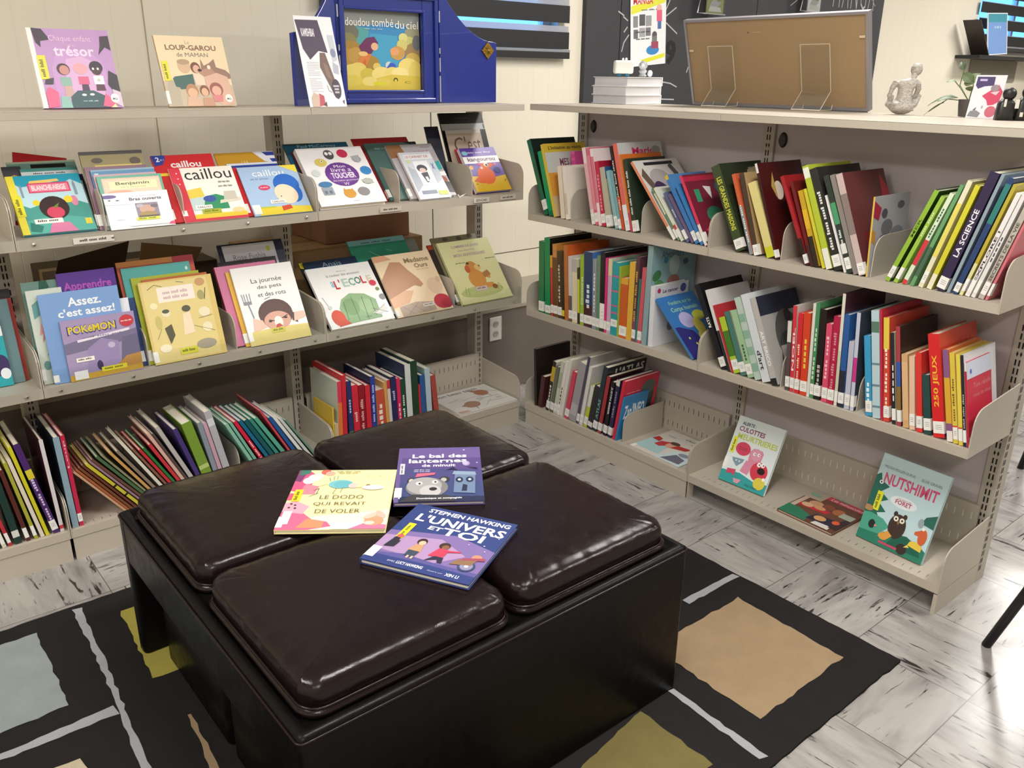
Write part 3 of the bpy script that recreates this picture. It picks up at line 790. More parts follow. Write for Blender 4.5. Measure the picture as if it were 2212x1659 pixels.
book(M4, bw, bh, .010, 1, '54487e', 'purple picture book with a grey bear head lying on the ottoman', 'picture books lying on the ottoman', design=BAL, tagw=(.06, .2), sticker=[(.035, .48, .09, .68, 'dcd8e4', 'ALBUM'), (.0, .08, .08, .24, 'f0f0f2', '')])
# ================================================================ picture books shown face out on the back-wall bookcase
X1 = Vector((1, 0, 0))
def fr(u, v, O): return O
def pocket(zs, zoom, front, behind, gap=.0025):
    """front: dict(BL, BR, TL (zoom px), t, ...book args); behind: list of dict(TL, TR, t, ...)"""
    ox, oy, sc_ = zoom
    q = lambda p: (ox+p[0]/sc_, oy+p[1]/sc_)
    fb = dict(front)
    BL, BR, TL, t = q(fb.pop('BL')), q(fb.pop('BR')), q(fb.pop('TL')), fb.pop('t', .008)
    yy = fb.pop('y', None)
    p = at(*BL, 2, zs) if yy is None else at(*BL, 1, yy)
    p.z = zs; p.y = max(p.y, .006)
    p = Vector((at(*BL, 1, p.y).x, p.y, zs))
    r_ = at(*BR, 1, p.y); bw = r_.x-p.x
    tl = at(*TL, 0, p.x)
    V = tl-p; V.x = 0; bh = V.length; V.normalize()
    lo, hi = (.0065, .9085) if p.x+bw/2 > 0 else ((-.9085, -.0065) if p.x+bw/2 > -.9 else (-1.8, -.9225))
    if V.y < math.sin(R(7)):
        V = Vector((0, math.sin(R(7)), math.cos(R(7)))); tl = on_plane(*q(TL), p, V.cross(X1)); bh = (tl.z-p.z)/V.z
    Yv = V.cross(X1)
    p.x = max(p.x, lo); bw = min(bw, hi-p.x)
    O = Vector((p.x, p.y, zs+.0006+max(0, -Yv.z)*t))
    out = [book(frame(O, X1, V), bw, bh, t, 1, fb.pop('c'), fb.pop('l'), fb.pop('g', None), **fb)]
    d = t+gap; base_p = p
    for e in behind:
        e = dict(e); t = e.pop('t', .006); d += e.pop('dg', 0)
        P0 = base_p+Yv*d
        a, b_ = on_plane(*q(e.pop('TL')), P0, Yv), on_plane(*q(e.pop('TR')), P0, Yv)
        if e.pop('roll', False):
            U = (b_-a).normalized(); W_ = U.cross(Yv)*-1
            W_ = Yv.cross(U)*-1 if Yv.cross(U).dot(V) < 0 else Yv.cross(U)
            bw = (b_-a).length; hh = (a.z-zs)/V.z - .004
            O = a-W_*hh; low = min(O.z, (O+U*bw).z); up_ = max(0, zs+.0006+max(0, -Yv.z)*t-low)/W_.z
            mat4 = frame(O+W_*up_, U, W_); hh -= up_
        else:
            top = max(a.z, b_.z) if e.pop('mx', False) else (a.z+b_.z)/2
            a.x, b_.x = max(a.x, lo), min(b_.x, hi); bw = b_.x-a.x; O0 = zs+.0006+max(0, -Yv.z)*t
            hh = (top-O0)/V.z
            Oy = a.y - V.y*hh if False else None
            k = (top-O0)/V.z
            at_top = Vector((a.x, P0.y+((top-P0.z)/V.z)*V.y if abs(V.z) > 1e-6 else P0.y, top))
            # stay in the plane of this book: go down V from its top edge
            y_top = P0.y + (V.y/V.z)*(top-P0.z)
            O = Vector((a.x, y_top-V.y*k, O0)); mat4 = frame(O, X1, V)
            hh = k
        if e.pop('minw', None): pass
        out.append(book(mat4, bw, hh, t, 1, e.pop('c'), e.pop('l'), e.pop('g', None), **e))
        d += t+gap
    return out
PA, PB, PC = (0, 300, 3.95), (440, 280, 3.072), (0, 540, 3.95)
GU, GM = 'face out picture books on the upper shelf', 'face out picture books on the middle shelf'
YS = 'e6e23a'
zu, zm = ZL['up'], ZL['mid']
# ---- upper shelf, middle bay
pocket(zu, PA, dict(BL=(205, 850), BR=(840, 832), TL=(42, 350), c='2fa3c0', t=.012, spine='f0e04a', l='bright blue fairy tale book with a pink title plate and apple, upper shelf', g=GU, sticker=[(.01, .30, .12, .66, 'e8e03a', 'DOC'), (.20, .16, .58, .24, WHITE, 'DISNEY')], tagw=False, design='''
p f0e04a 0,0 .1,0 .1,1 0,1; p bfe0ea .1,.2 1,.2 1,.80 .85,.90 .75,.84 .5,.88 .35,.83 .15,.8 .1,.85; p 4f9d93 .1,0 1,0 1,.45 .8,.55 .6,.42 .4,.5 .2,.44 .1,.5; p 5ab0a4 .1,0 1,0 1,.2 .5,.3 .1,.22
p f3cf73 .27,.84 .70,.88 .68,.92 .30,.9; r .25 .69 .82 .86 d8456a; r .27 .71 .80 .84 f08aa4; T .53 .775 .46 .09 f7f0f0 BLANCHE-NEIGE
p 8a9db0 .14,.62 .17,.62 .17,.8 .155,.85 .14,.8; p 8a9db0 .86,.62 .9,.62 .9,.82 .88,.88 .86,.82; e .82 .52 .05 .09 d98aa8; e .30 .52 .05 .05 f0d23a; e .74 .55 .06 .06 f0d23a; e .52 .42 .2 .2 3c2b2b; e .52 .34 .12 .1 d24a66; p 6a8a3a .50,.42 .56,.42 .60,.50 .54,.46; p d77fa6 .35,0 .75,0 .66,.16 .42,.16; p 2f7d70 .12,.05 .25,.02 .3,.12 .14,.2; p e2d04a .88,.1 .97,.1 .97,.2 .88,.2'''),
 [dict(TL=(560, 360), TR=(700, 355), c='e4e6ea', l='white book with a pale line drawing behind the pink titled fairy tale book', g=GU, design='l 8a8a8a .01 .75,.80 .9,.7; l 8a8a8a .01 .7,.5 .95,.62; e .85 .25 .1 .1 4f8f6a', t=.004),
  dict(TL=(215, 318), TR=(705, 305), c='26284e', l='dark navy book second behind the blue fairy tale book', g=GU, design='b .5 .93 .5 .03 9a9ac0 3'),
  dict(TL=(165, 255), TR=(655, 245), c='dfe6ec', l='white topped book with a teal band behind the navy book', g=GU, design='r 0 .955 1 1 4f938e; b .5 .92 .6 .03 55606a 3'),
  dict(TL=(5, 240), TR=(170, 235), c='4a4a52', l='grey book with an orange blot at the far end of the upper shelf', g=GU, design='e .55 .75 .3 .12 d29a3a; e .8 .7 .15 .08 a8483c'),
  dict(TL=(40, 185), TR=(640, 195), c='86b3ac', l='pale teal book with a black title bar, tallest of its pile', g=GU, design='r .33 .90 .84 .955 1f2420; r 0 .97 1 1 c8d8c0', t=.005),
  dict(TL=(103, 112), TR=(568, 165), c='d23038', roll=True, l='red book tilted above the pale teal pile', g=GU, t=.005)])
pocket(zu, PA, dict(BL=(955, 802), BR=(1505, 765), TL=(870, 480), c='f3f1f2', t=.006, l='white book with open arms title and a small animal photo, upper shelf', g=GU, tagw=False, sticker=(.42, .20, .78, .28, 'd9e02e', 'ALBUM'), design='''
e .08 .90 .12 .05 6a569a; t .62 .885 .36 .035 b0aab8 La famille; T .63 .80 .50 .085 55505a Bras ouverts; e .08 .80 .02 .015 333333; e .2 .79 .03 .015 555566; r .45 .28 .80 .68 8f8494; e .62 .50 .12 .12 c9a08a; e .62 .36 .14 .08 a38a52; e .52 .6 .06 .05 b8b0bc; e .74 .58 .06 .05 6c6474; r .47 .28 .78 .33 5a4a50; p e35a86 .9,.04 1,.02 1,.12 .93,.1; r .3 .05 .9 .06 9a98a0; l ccccd0 .005 0,.68 .4,.66; r .12 .25 .24 .27 c8c8d0'''),
 [dict(TL=(815, 312), TR=(1372, 305), c='55a58a', t=.006, l='green bordered picture book with a cream title panel, upper shelf', g=GU, design='r .06 .05 .96 .955 dcc0a8; r .08 .60 .94 .93 e2cdb4; r .16 .74 .90 .89 efe6b6; T .52 .84 .52 .075 6a6a4c Benjamin; t .52 .775 .38 .035 a39f74 va a l\'hopital; e .3 .68 .2 .04 e8a890'),
  dict(TL=(790, 300), TR=(1330, 288), c='c39aa4', t=.003, l='thin dusty pink book edge behind the green bordered book', g=GU),
  dict(TL=(765, 262), TR=(1312, 245), c='3f7fae', t=.004, l='blue book behind the green bordered book, small stars on top', g=GU, design='r 0 .97 1 1 88aac0; r .05 .88 .11 .94 c8d8dc'),
  dict(TL=(712, 235), TR=(1240, 225), c='7a5068', t=.003, l='plum book second behind the green bordered book', g=GU),
  dict(TL=(665, 112), TR=(1205, 95), c='6a5a30', t=.006, l='brown book with dark top edge and yellow title band, tallest of its pile', g=GU, design='r 0 .955 1 1 2c2018; r 0 .6 1 .955 8f8350; e .25 .88 .09 .035 4a3a28; e .85 .86 .09 .05 4a3a28; r .2 .75 .95 .82 d4bd5a; r .02 .6 .2 .8 6b3f34')])
pocket(zu, PA, dict(BL=(1592, 742), BR=(2128, 690), TL=(1432, 268), c='f4f0e6', t=.006, l='white book with a red spine strip and large thin black title, upper shelf', g=GU, tagw=(.12, .22), sticker=[(.22, .22, .48, .29, WHITE, 'CAILLOU'), (.3, .13, .60, .21, 'a9b02e', 'ALBUM')], design='''
p d83a4c 0,0 .17,0 .17,1 0,1; p d83a4c 0,0 1,0 1,.05 0,.05; p eccb3a .17,.05 1,.05 1,.12 .17,.12; r .17 .12 1 .13 f0d84a; t .58 .87 .74 .20 2c2a2e caillou; b .80 .70 .2 .05 8a8a88 3; b .80 .62 .24 .05 8a8a88 3
p eccb52 .17,.4 .42,.46 .40,.62 .17,.58; p bfd4d4 .17,.2 .45,.2 .4,.45 .17,.42; p 2f8f63 .34,.2 .75,.2 .74,.42 .6,.48 .42,.45; e .48 .40 .1 .06 3a56a0; p dcd5c4 .62,.30 .98,.34 .98,.40 .64,.36; p c9c2b4 .70,.36 .92,.36 .92,.52 .74,.52; e .88 .16 .1 .05 f0cf9a; e .10 .9 .01 .01 ffffff; e .10 .80 .01 .01 ffffff; e .10 .70 .01 .01 ffffff'''),
 [dict(TL=(1280, 145), TR=(1800, 125), c='d02c30', t=.008, l='red book with white rounded lettering and blue corner, upper shelf', g=GU, design='p 2c3f9a 0,1 .22,1 .22,.95 .15,.86 .02,.84; T .09 .94 .06 .07 f4f4f8 2; t .16 .935 .06 .03 f4f4f8 en 1; T .52 .855 .50 .10 f4ecec caillou; r 0 .70 1 .735 e09a2a; p e8c83a .0,.69 .25,.69 .25,.73 .0,.72')])
pocket(zu, PB, dict(BL=(343, 585), BR=(727, 560), TL=(218, 262), c='a9c4e4', t=.005, l='light blue book with white title and big blue cap, upper shelf', g=GU, tagw=False, sticker=[(.34, .22, .60, .29, WHITE, 'CAILLOU'), (.01, .03, .14, .22, 'ecece8', '')], design='''
p f0dc4a .70,1 1,1 1,.83; t .48 .86 .54 .13 f6f8fc caillou; t .30 .74 .30 .05 5a7aa8 et la pluie; e .33 .56 .10 .055 d2426a; b .33 .56 .14 .03 f6dce4 3; e .72 .60 .22 .22 2a6ac6; e .8 .42 .14 .2 2a6ac6; e .66 .40 .20 .20 f0dcc0 -30; p e8cf3a .1,0 1,0 1,.12 .6,.16 .1,.14; p d04a2a .50,.06 .68,.10 .66,.18 .50,.16; r .1 .14 .4 .17 b8c42e; e .56 .36 .01 .012 333333'''),
 [dict(TL=(172, 258), TR=(560, 232), c='d22a30', t=.006, l='red book with a small yellow mark behind the blue cap book', g=GU, design='r .66 .92 .88 .93 e8c060; p e8b060 .8,.94 .86,.99 .9,.95'),
  dict(TL=(150, 235), TR=(480, 205), c='2b4aa0', t=.004, l='blue book between the red and the mustard book, upper shelf', g=GU, design='r 0 .96 1 1 dfe4f0'),
  dict(TL=(65, 160), TR=(455, 142), c='cf9c32', t=.005, l='mustard book with faint white lettering and a striped corner', g=GU, design='t .47 .80 .5 .12 e8d29a caillou; p e9ecf4 .64,1 1,1 1,.80 .80,.84; p 2c3f9a .8,.99 1,.99 1,.93 .86,.93; p 2c3f9a .9,.88 1,.88 1,.82 .93,.82')])
# ---- upper shelf, bay under the theatre
pocket(zu, PB, dict(BL=(785, 555), BR=(1218, 492), TL=(605, 158), c='f1eff0', t=.020, l='thick white board book with a purple circle and ring of small pictures', g=GU, tagw=False, design='''
e .52 .52 .25 .21 6d3d8e; e .5 .48 .2 .12 7d4a9e; t .53 .66 .17 .05 f4eef8 Mon; t .53 .60 .30 .07 f4eef8 livre a; T .53 .50 .36 .10 f4eef8 TOUCHER; t .54 .41 .40 .035 f4eef8 des bebes gourmands; t .52 .35 .08 .05 f4eef8 W
e .45 .87 .075 .085 55555a; e .42 .89 .025 .03 f4f4f4; e .48 .89 .025 .03 f4f4f4; e .66 .88 .08 .075 c8325a; e .28 .74 .09 .07 d9c46a; e .30 .76 .018 .02 fbfbf8; e .30 .76 .01 .012 222222; e .84 .77 .07 .06 a2a2a8; p b0b0b6 .76,.82 .9,.84 .86,.70; e .90 .56 .085 .075 3a86c6; e .85 .37 .08 .05 7a8068; p b8bcb4 .76,.40 .9,.42 .94,.33 .8,.33; e .72 .20 .09 .075 8f8a8c; e .5 .18 .09 .075 d29a42; p d29a42 .42,.22 .44,.28 .48,.22; p d29a42 .52,.22 .56,.27 .58,.2; e .2 .36 .1 .05 4a7fae; r .12 .18 .28 .31 9aa4b0; r .14 .2 .18 .25 6a7684; r .21 .2 .25 .25 6a7684; e .14 .56 .06 .06 cfd8d4; b .55 .05 .1 .012 999999 3'''),
 [dict(TL=(582, 150), TR=(910, 135), c='7a2436', t=.006, l='maroon book edge behind the purple circle board book', g=GU),
  dict(TL=(515, 108), TR=(940, 72), c='1f5f7c', t=.008, l='teal picture book with pale handwritten title behind the board book', g=GU, design='r 0 .97 .4 1 2a4a4a; t .50 .945 .60 .06 a9d0d4 Paul McCartney')])
pocket(zu, PB, dict(BL=(1440, 478), BR=(1648, 450), TL=(1288, 168), c='d5dae4', t=.010, spine='ecd9d4', l='pale grey comic with a framed white drawing, upper shelf', g=GU, tagw=False, design='''
r .10 .84 .98 .95 f0eef2; T .5 .895 .72 .05 b88a96 LE CARNET DE; r .30 .30 .76 .80 f2f4f8; e .5 .64 .16 .08 55555c; e .5 .60 .10 .05 e6ccc4; p 55555c .4,.54 .62,.56 .60,.42 .52,.34 .46,.34; r .48 .36 .56 .46 e8e8ec; p b4bcc8 .05,.15 .3,.3 .28,.6 .1,.7; p c2cad6 .78,.3 .98,.4 .98,.7 .8,.6; r .16 .10 .62 .17 8a92a4; r .66 .06 .95 .15 c8d070; e .18 .80 .06 .04 d2dca0; l 5a78b0 .02 .84,.74 .90,.60; l 5a78b0 .02 .92,.74 .84,.62'''),
 [dict(TL=(1205, 108), TR=(1505, 90), c='b9b4b8', t=.012, l='grey animal book with a pink title behind the framed drawing comic', g=GU, design='p 9a6f4a 0,.75 .34,.78 .3,1 0,1; T .68 .84 .34 .05 c04a72 ANIMALE; r .72 .93 .92 .94 77757a; p 35a8a6 .62,.45 .98,.5 .98,.66 .7,.62; p f0eeec .5,.35 1,.38 1,.46 .6,.44; e .85 .30 .12 .08 a35a4a; p 4a4448 .6,.1 1,.05 1,.25 .7,.3; e .7 .2 .1 .06 d8ccc4'),
  dict(TL=(1062, 98), TR=(1400, 75), c='4f6f6a', t=.012, l='grey green book behind the animal book, upper shelf', g=GU, design='b .35 .90 .4 .05 9ab4b0 3; p 20262a .75,1 1,1 1,.9'),
  dict(TL=(978, 68), TR=(1340, 42), c='b5282e', t=.004, l='red book with cut corner behind the grey green book', g=GU)])
PK = (860, 240, 7.541)
pocket(zu, PK, dict(BL=(1290, 1368), BR=(1850, 1300), TL=(985, 655), c='5b3f9e', t=.016, spine='efe6ea', l='small purple and yellow board book with an orange kangaroo', g=GU, tagw=False, design='''
r 0 .64 1 .80 f3eff4; b .52 .885 .72 .045 d8d0ec 3; T .50 .72 .78 .12 6c5a64 kangourou; e .1 .88 .08 .05 8ac0d4; p d9b02e 0,0 1,0 1,.35 .6,.3 .4,.34 0,.36; e .46 .36 .24 .20 e2622a; e .50 .54 .12 .10 e2622a; p e2622a .5,.56 .72,.64 .78,.58 .58,.5; p e2622a .2,.34 .05,.24 .3,.18 .4,.22; e .56 .60 .06 .05 f2ecd6; e .57 .59 .03 .028 2a2020; e .82 .60 .04 .03 d86a9a; e .36 .62 .06 .03 c04a8a; e .12 .55 .05 .05 e6b060; e .82 .46 .10 .07 33307e; l 4a4a1a .015 .06,.24 .14,.27; l 4a4a1a .015 .06,.17 .13,.18; l 4a4a1a .015 .9,.2 .96,.24; e .40 .53 .04 .03 f0d8c8'''),
 [dict(TL=(925, 615), TR=(1530, 592), c='c8344a', t=.007, l='red rounded board book behind the kangaroo board book', g=GU)])
pocket(zu, PK, dict(BL=(1000, 1330), BR=(1560, 1290), TL=(760, 330), y=.128, t=.007, c='b9a894', l='beige book with thin brown handwritten title and black spine', spine='1c1a18', g=GU, tagw=False, design='t .34 .76 .34 .26 5a3c2c C\'; t .74 .74 .38 .20 5a3c2c est; r 0 .94 1 1 c6bfb4'),
 [dict(TL=(650, 45), TR=(1350, 12), c='141412', t=.008, l='tall black book standing above the beige book', g=GU, design='b .5 .93 .4 .02 4a4a48 3; r 0 .78 1 .86 b9bcc0; r .96 .79 .99 .85 333333'),
  dict(TL=(430, 270), TR=(640, 235), c='1d2036', t=.006, l='dark navy book standing beside the tall black book', g=GU)])
# ---- middle shelf, middle bay
pocket(zm, PC, dict(BL=(612, 1138), BR=(1235, 1070), TL=(512, 532), c='a796bc', t=.006, l='lilac book with yellow block lettering and a red badge, middle shelf', g=GM, tagw=False, sticker=[(.12, .30, .36, .37, WHITE, 'ANIME'), (.06, .02, .24, .16, 'eeeef0', ''), (.43, .08, .78, .16, 'e2d43a', 'ALBUM')], design='''
p 7b7594 0,.45 1,.55 1,.72 .7,.66 .4,.70 0,.62; p 9c8bb8 .25,.12 .7,.12 .72,.55 .5,.64 .3,.5; p 6f6a88 .7,.1 1,.1 1,.62 .78,.6; p c9a03a 0,0 1,.02 1,.10 0,.10; p b98a4a .6,.1 1,.1 1,.3 .8,.28; T .40 .825 .66 .15 3c3f86 POKéMON; T .40 .83 .63 .12 e6cf3a POKéMON; e .88 .86 .1 .1 c8404c; b .88 .86 .16 .03 f4e8e0 3; p ece4f0 .18,.66 .9,.74 .9,.70 .18,.62; b .55 .68 .6 .025 8a7a9a 3; e .62 .5 .05 .05 c6b8d8; e .42 .2 .04 .08 3c3458'''),
 [dict(TL=(310, 375), TR=(1000, 312), c='7fa3d6', t=.006, l='sky blue book with white rounded title behind the lilac book', g=GM, tagw=(.02, .1), design='T .55 .88 .42 .10 f2f6fb Assez.; T .56 .765 .72 .09 f2f6fb c\'est assez!'),
  dict(TL=(1010, 405), TR=(1092, 415), c='e6eaf4', t=.005, l='white rounded book corner showing beside the sky blue book', g=GM),
  dict(TL=(210, 352), TR=(520, 318), c='cfd8cc', t=.006, l='pale book with leaf patterns at the side of the sky blue book', g=GM, design='p 6aa0a0 .1,.7 .35,.75 .3,.9 .1,.85; p d89a9a .15,.52 .3,.55 .25,.66; p c97f86 .2,.45 .36,.52 .3,.6; p 5a948c .25,.3 .45,.35 .4,.45; e .2 .2 .1 .05 6a9a94; p 3a8a8a .3,.1 .5,.12 .45,.2'),
  dict(TL=(470, 205), TR=(970, 152), c='5c3a92', t=.006, l='violet book with pink learning title above the sky blue book', g=GM, design='T .5 .86 .82 .10 b45ab6 Apprendre; e .2 .66 .12 .04 3a7ab8'),
  dict(TL=(122, 300), TR=(480, 240), c='6f8f88', t=.005, l='grey green book at the end of the violet book, middle shelf', g=GM, design='p 2c5a4c .45,.9 .75,.93 .7,1 .5,1')])
pocket(zm, PC, dict(BL=(1335, 1002), BR=(1945, 900), TL=(1172, 292), c='dcc378', t=.008, l='mustard yellow book with leaf drawings and a pale label, middle shelf', g=GM, tagw=(.03, .16), sticker=(.36, .07, .60, .15, 'd6d23c', 'ALBUM'), design='''
r .03 .02 .92 .98 e2cf8c; r .22 .73 .72 .91 f2e8dc; b .47 .84 .36 .05 c9a6b0 3; b .47 .78 .36 .05 c9a6b0 3; e .82 .92 .07 .05 c89a6a; l 6a6a48 .008 .1,.9 .2,.95 .3,.92; l 6a6a48 .008 .5,.96 .6,.94; e .80 .76 .05 .06 a9a06a; l 4a4a3a .01 .88,.84 .84,.7; e .14 .7 .05 .04 efe6b8; e .28 .60 .06 .05 e8e0c0; e .28 .62 .05 .025 5a5a48; e .56 .62 .06 .04 5a5a4a; p f0ddbc .46,.3 .62,.32 .60,.58 .50,.56; e .80 .55 .08 .06 ece2c2; p 5a5644 .22,.42 .32,.46 .34,.32 .26,.22 .24,.32; e .80 .36 .07 .06 efe4c0; l 8a8458 .006 .62,.4 .9,.3; e .18 .18 .08 .05 efe6c8; e .74 .16 .14 .06 a29a88; e .16 .5 .04 .08 c8bb72; l 8a8458 .006 .1,.3 .18,.42; l 8a8458 .006 .70,.48 .9,.5'''),
 [dict(TL=(1205, 255), TR=(1760, 190), c='b5602c', t=.004, l='rust book edge just behind the mustard leaf book', g=GM),
  dict(TL=(1112, 245), TR=(1690, 170), c='a8b02e', t=.006, l='lime green book behind the mustard leaf book', g=GM),
  dict(TL=(1025, 160), TR=(1610, 95), c='52a9a6', t=.006, l='turquoise book with a dark title behind the lime green book', g=GM, design='b .5 .86 .4 .05 2c5a66 3; e .94 .93 .02 .02 d0e8e8; r 0 0 1 .7 23407c'),
  dict(TL=(980, 105), TR=(1640, 42), c='c2543c', t=.005, l='orange and red book at the back of the turquoise book', g=GM, design='r 0 .95 .72 1 d08a4a; r .72 .9 1 1 b83a4a')])
pocket(zm, PB, dict(BL=(322, 1455), BR=(718, 1375), TL=(172, 935), c='f4f3f1', t=.008, l='white book with a fork drawing and black handwritten title, middle shelf', g=GM, tagw=(.06, .17), sticker=(.38, .12, .60, .18, 'ccc23e', 'ALBUM'), design='''
p dccb7a 0,0 1,0 1,.17 .5,.19 0,.17; t .52 .80 .50 .075 2a2a2c La journée; t .54 .715 .40 .06 2a2a2c des pets; t .55 .625 .46 .055 2a2a2c et des rots; e .52 .36 .28 .19 5a3f3a; e .52 .27 .22 .12 d7a594; p 5a3f3a .78,.36 .86,.3 .84,.2 .76,.24; e .53 .25 .07 .075 f2ece4; p c04a48 .46,.17 .58,.19 .54,.23 .48,.22; l 3a2a28 .014 .38,.29 .47,.27; l 3a2a28 .014 .6,.29 .70,.32; e .40 .27 .03 .012 3a2a28; e .66 .29 .03 .012 3a2a28; p e6c2b0 .1,.17 .32,.2 .28,.3 .14,.34; p e6c2b0 .78,.22 1,.26 .98,.34 .82,.34; l 8a9098 .02 .16,.34 .13,.52; r .06 .52 .19 .56 8a9098; l 8a9098 .012 .07,.55 .06,.66; l 8a9098 .012 .10,.55 .095,.66; l 8a9098 .012 .14,.55 .14,.66; l 8a9098 .012 .18,.55 .185,.66; l 55504e .008 .4,.56 .5,.58'''),
 [dict(TL=(140, 945), TR=(500, 905), c='e2b23a', t=.005, l='yellow book edge behind the fork drawing book', g=GM),
  dict(TL=(66, 912), TR=(472, 868), c='d0739c', t=.012, spine='c23a62', l='pink book with a red dotted spine behind the fork drawing book', g=GM, tagw=False),
  dict(TL=(85, 880), TR=(475, 842), c='2e2430', t=.005, l='black book with a scribbled red title, middle shelf', g=GM, design='t .62 .93 .5 .05 d8305a Walther'),
  dict(TL=(118, 780), TR=(458, 735), c='c9cad2', t=.004, l='grey card with a faint pencil title above the black book', g=GM, design='r 0 .9 1 1 d8d8de; t .47 .87 .62 .06 7a7a84 Rose Fushia; e .86 .93 .04 .03 c8cc5a; b .45 .80 .14 .015 8a8a92 3'),
  dict(TL=(85, 770), TR=(512, 722), c='2e3046', t=.006, l='dark slate book behind the grey card', g=GM)])
# ---- middle shelf, bay under the theatre
pocket(zm, PB, dict(BL=(855, 1348), BR=(1272, 1265), TL=(672, 948), c='f2f1f0', t=.012, l='white book with bright school lettering and green scribbles, middle shelf', g=GM, tagw=False, design='''
b .52 .90 .16 .015 999999 3; t .52 .845 .52 .04 6a6a6a la couleur des emotions; T .30 .70 .05 .1 8ac0d0 a; T .36 .68 .07 .14 c8383c L; T .41 .74 .02 .05 c8383c '; T .50 .70 .10 .14 b8ccc4 E; T .60 .70 .09 .13 7fae9a C; T .70 .71 .10 .12 5a8a7a O; T .79 .71 .07 .13 c8383c L; T .89 .71 .08 .12 d8d0b8 E
p 8fb084 .24,.04 .82,.06 .84,.36 .7,.48 .48,.52 .32,.44 .24,.3; e .42 .30 .12 .14 7da173; e .66 .28 .12 .12 9dbb90; l 4a6a48 .008 .3,.1 .34,.4; l 4a6a48 .008 .46,.06 .48,.46; l 4a6a48 .008 .6,.06 .64,.44; l 4a6a48 .008 .74,.1 .76,.38; e .17 .16 .10 .13 d0523e; p d0523e .12,.02 .32,.04 .24,.16; e .91 .63 .055 .05 d23c52; e .94 .52 .03 .03 7d8d5a; e .96 .38 .05 .05 8c8c92; p d8d8d6 .7,.14 .92,.24 .96,.18 .82,.1; l 6a6a6a .006 .7,.12 .95,.26; l 6a6a6a .006 .72,.22 .94,.12; l bcbcbc .01 .06,.52 .10,.36; e .11 .34 .03 .03 c8d0d4; t .62 .10 .1 .02 888888 o'''),
 [dict(TL=(666, 925), TR=(1052, 882), c='4a8fb4', t=.006, l='medium blue book behind the school lettering book', g=GM),
  dict(TL=(655, 880), TR=(1005, 842), c='1e3048', t=.008, spine='14161c', l='navy book with a pale title behind the school lettering book', g=GM, design='t .5 .93 .36 .07 8aa4b4 Anaïs'),
  dict(TL=(628, 892), TR=(760, 870), c='20222a', t=.005, l='black book with a yellow corner at the end of the navy book', g=GM, design='p d8cc3a 0,1 .2,1 .2,.9 0,.92')])
pocket(zm, PB, dict(BL=(1292, 1268), BR=(1660, 1195), TL=(1115, 858), c='e6cfae', t=.008, l='cream book with a large brown bear silhouette, middle shelf', g=GM, tagw=(.03, .12), sticker=(.50, .10, .70, .15, 'd8cfd0', 'ALBUM'), design='''
p b98a6c 0,.62 .25,.88 .42,.86 .50,.72 .62,.56 .66,.46 .60,.42 .5,.46 .3,.40 0,.3; p d3a07c 0,.9 .3,.92 .2,1 0,1; p dcb08c 0,.3 .3,.4 .45,.38 .3,.2 0,.15; T .72 .87 .44 .08 8a7a5a Madame; T .76 .77 .24 .075 8a7a5a Ours; b .78 .70 .24 .015 a89a80 3; e .84 .40 .13 .14 d8bfa2; e .94 .50 .04 .05 cdb292; e .86 .14 .15 .12 b93a4a; e .92 .10 .1 .08 a83044; p b4a090 .1,.0 .7,.02 .7,.16 .4,.2 .1,.16; l 8a7a72 .006 .15,.16 .3,.02; l 8a7a72 .006 .3,.18 .5,.02; l 8a7a72 .006 .5,.18 .62,.04; l 8a7a72 .006 .2,.02 .45,.19'''),
 [dict(TL=(1092, 856), TR=(1462, 815), c='221c20', t=.010, l='black book edge behind the brown bear book', g=GM),
  dict(TL=(945, 740), TR=(1322, 705), c='2f8a6e', t=.010, dg=.032, l='green book with a pale blue title band, tallest behind the bear book', g=GM, design='r 0 .93 1 1 7db4b6; b .5 .955 .56 .025 2c5a5a 3; p 2a7a62 0,0 1,0 1,.5 0,.7; l a8d8c0 .006 .3,.84 .5,.72; l a8d8c0 .006 .6,.84 .7,.80'),
  dict(TL=(1250, 745), TR=(1392, 712), c='7f8078', t=.006, l='grey rounded book behind the green book, middle shelf', g=GM)])
pocket(zm, PB, dict(BL=(1722, 1178), BR=(2052, 1110), TL=(1545, 770), c='d9d7a2', t=.012, l='pale green birthday book with an orange bear reading, middle shelf', g=GM, tagw=False, sticker=(.36, .17, .58, .235, 'cdb8c0', 'ALBUM'), design='''
T .50 .90 .54 .05 a992a8 COMBIEN DE JOURS; b .50 .835 .36 .03 b9a6b0 3; T .52 .765 .62 .05 b79aa0 MON ANNIVERSAIRE; b .28 .64 .2 .02 55503a 3; b .88 .66 .2 .02 55503a 3; e .47 .16 .42 .09 b4bb7c; e .47 .36 .16 .15 cd9048; e .45 .56 .11 .09 c98a42; e .36 .53 .05 .06 c0603a; e .56 .54 .06 .05 e0b878; e .60 .56 .012 .012 2a2420; p cd9048 .5,.42 .72,.34 .74,.40 .52,.48; p a9784a .62,.36 .76,.40 .72,.48 .6,.44; p cd9048 .4,.2 .72,.2 .74,.27 .42,.30; e .74 .2 .05 .04 8a5a34; l 7a9048 .008 .14,.14 .18,.26; l 7a9048 .008 .2,.12 .22,.24; l 7a9048 .008 .78,.14 .82,.25; l 7a9048 .008 .86,.16 .84,.24; e .40 .62 .03 .02 55463a'''),
 [dict(TL=(1500, 720), TR=(1800, 690), c='837a5e', t=.008, l='brown patterned book behind the birthday bear book', g=GM, design='e .3 .96 .06 .03 5a523c; e .6 .95 .06 .03 5a523c; e .85 .97 .06 .03 5a523c'),
  dict(TL=(1478, 770), TR=(1545, 760), c='a3402c', t=.006, l='dark red book beside the brown patterned book', g=GM, design='r 0 0 1 .92 2c2420')])
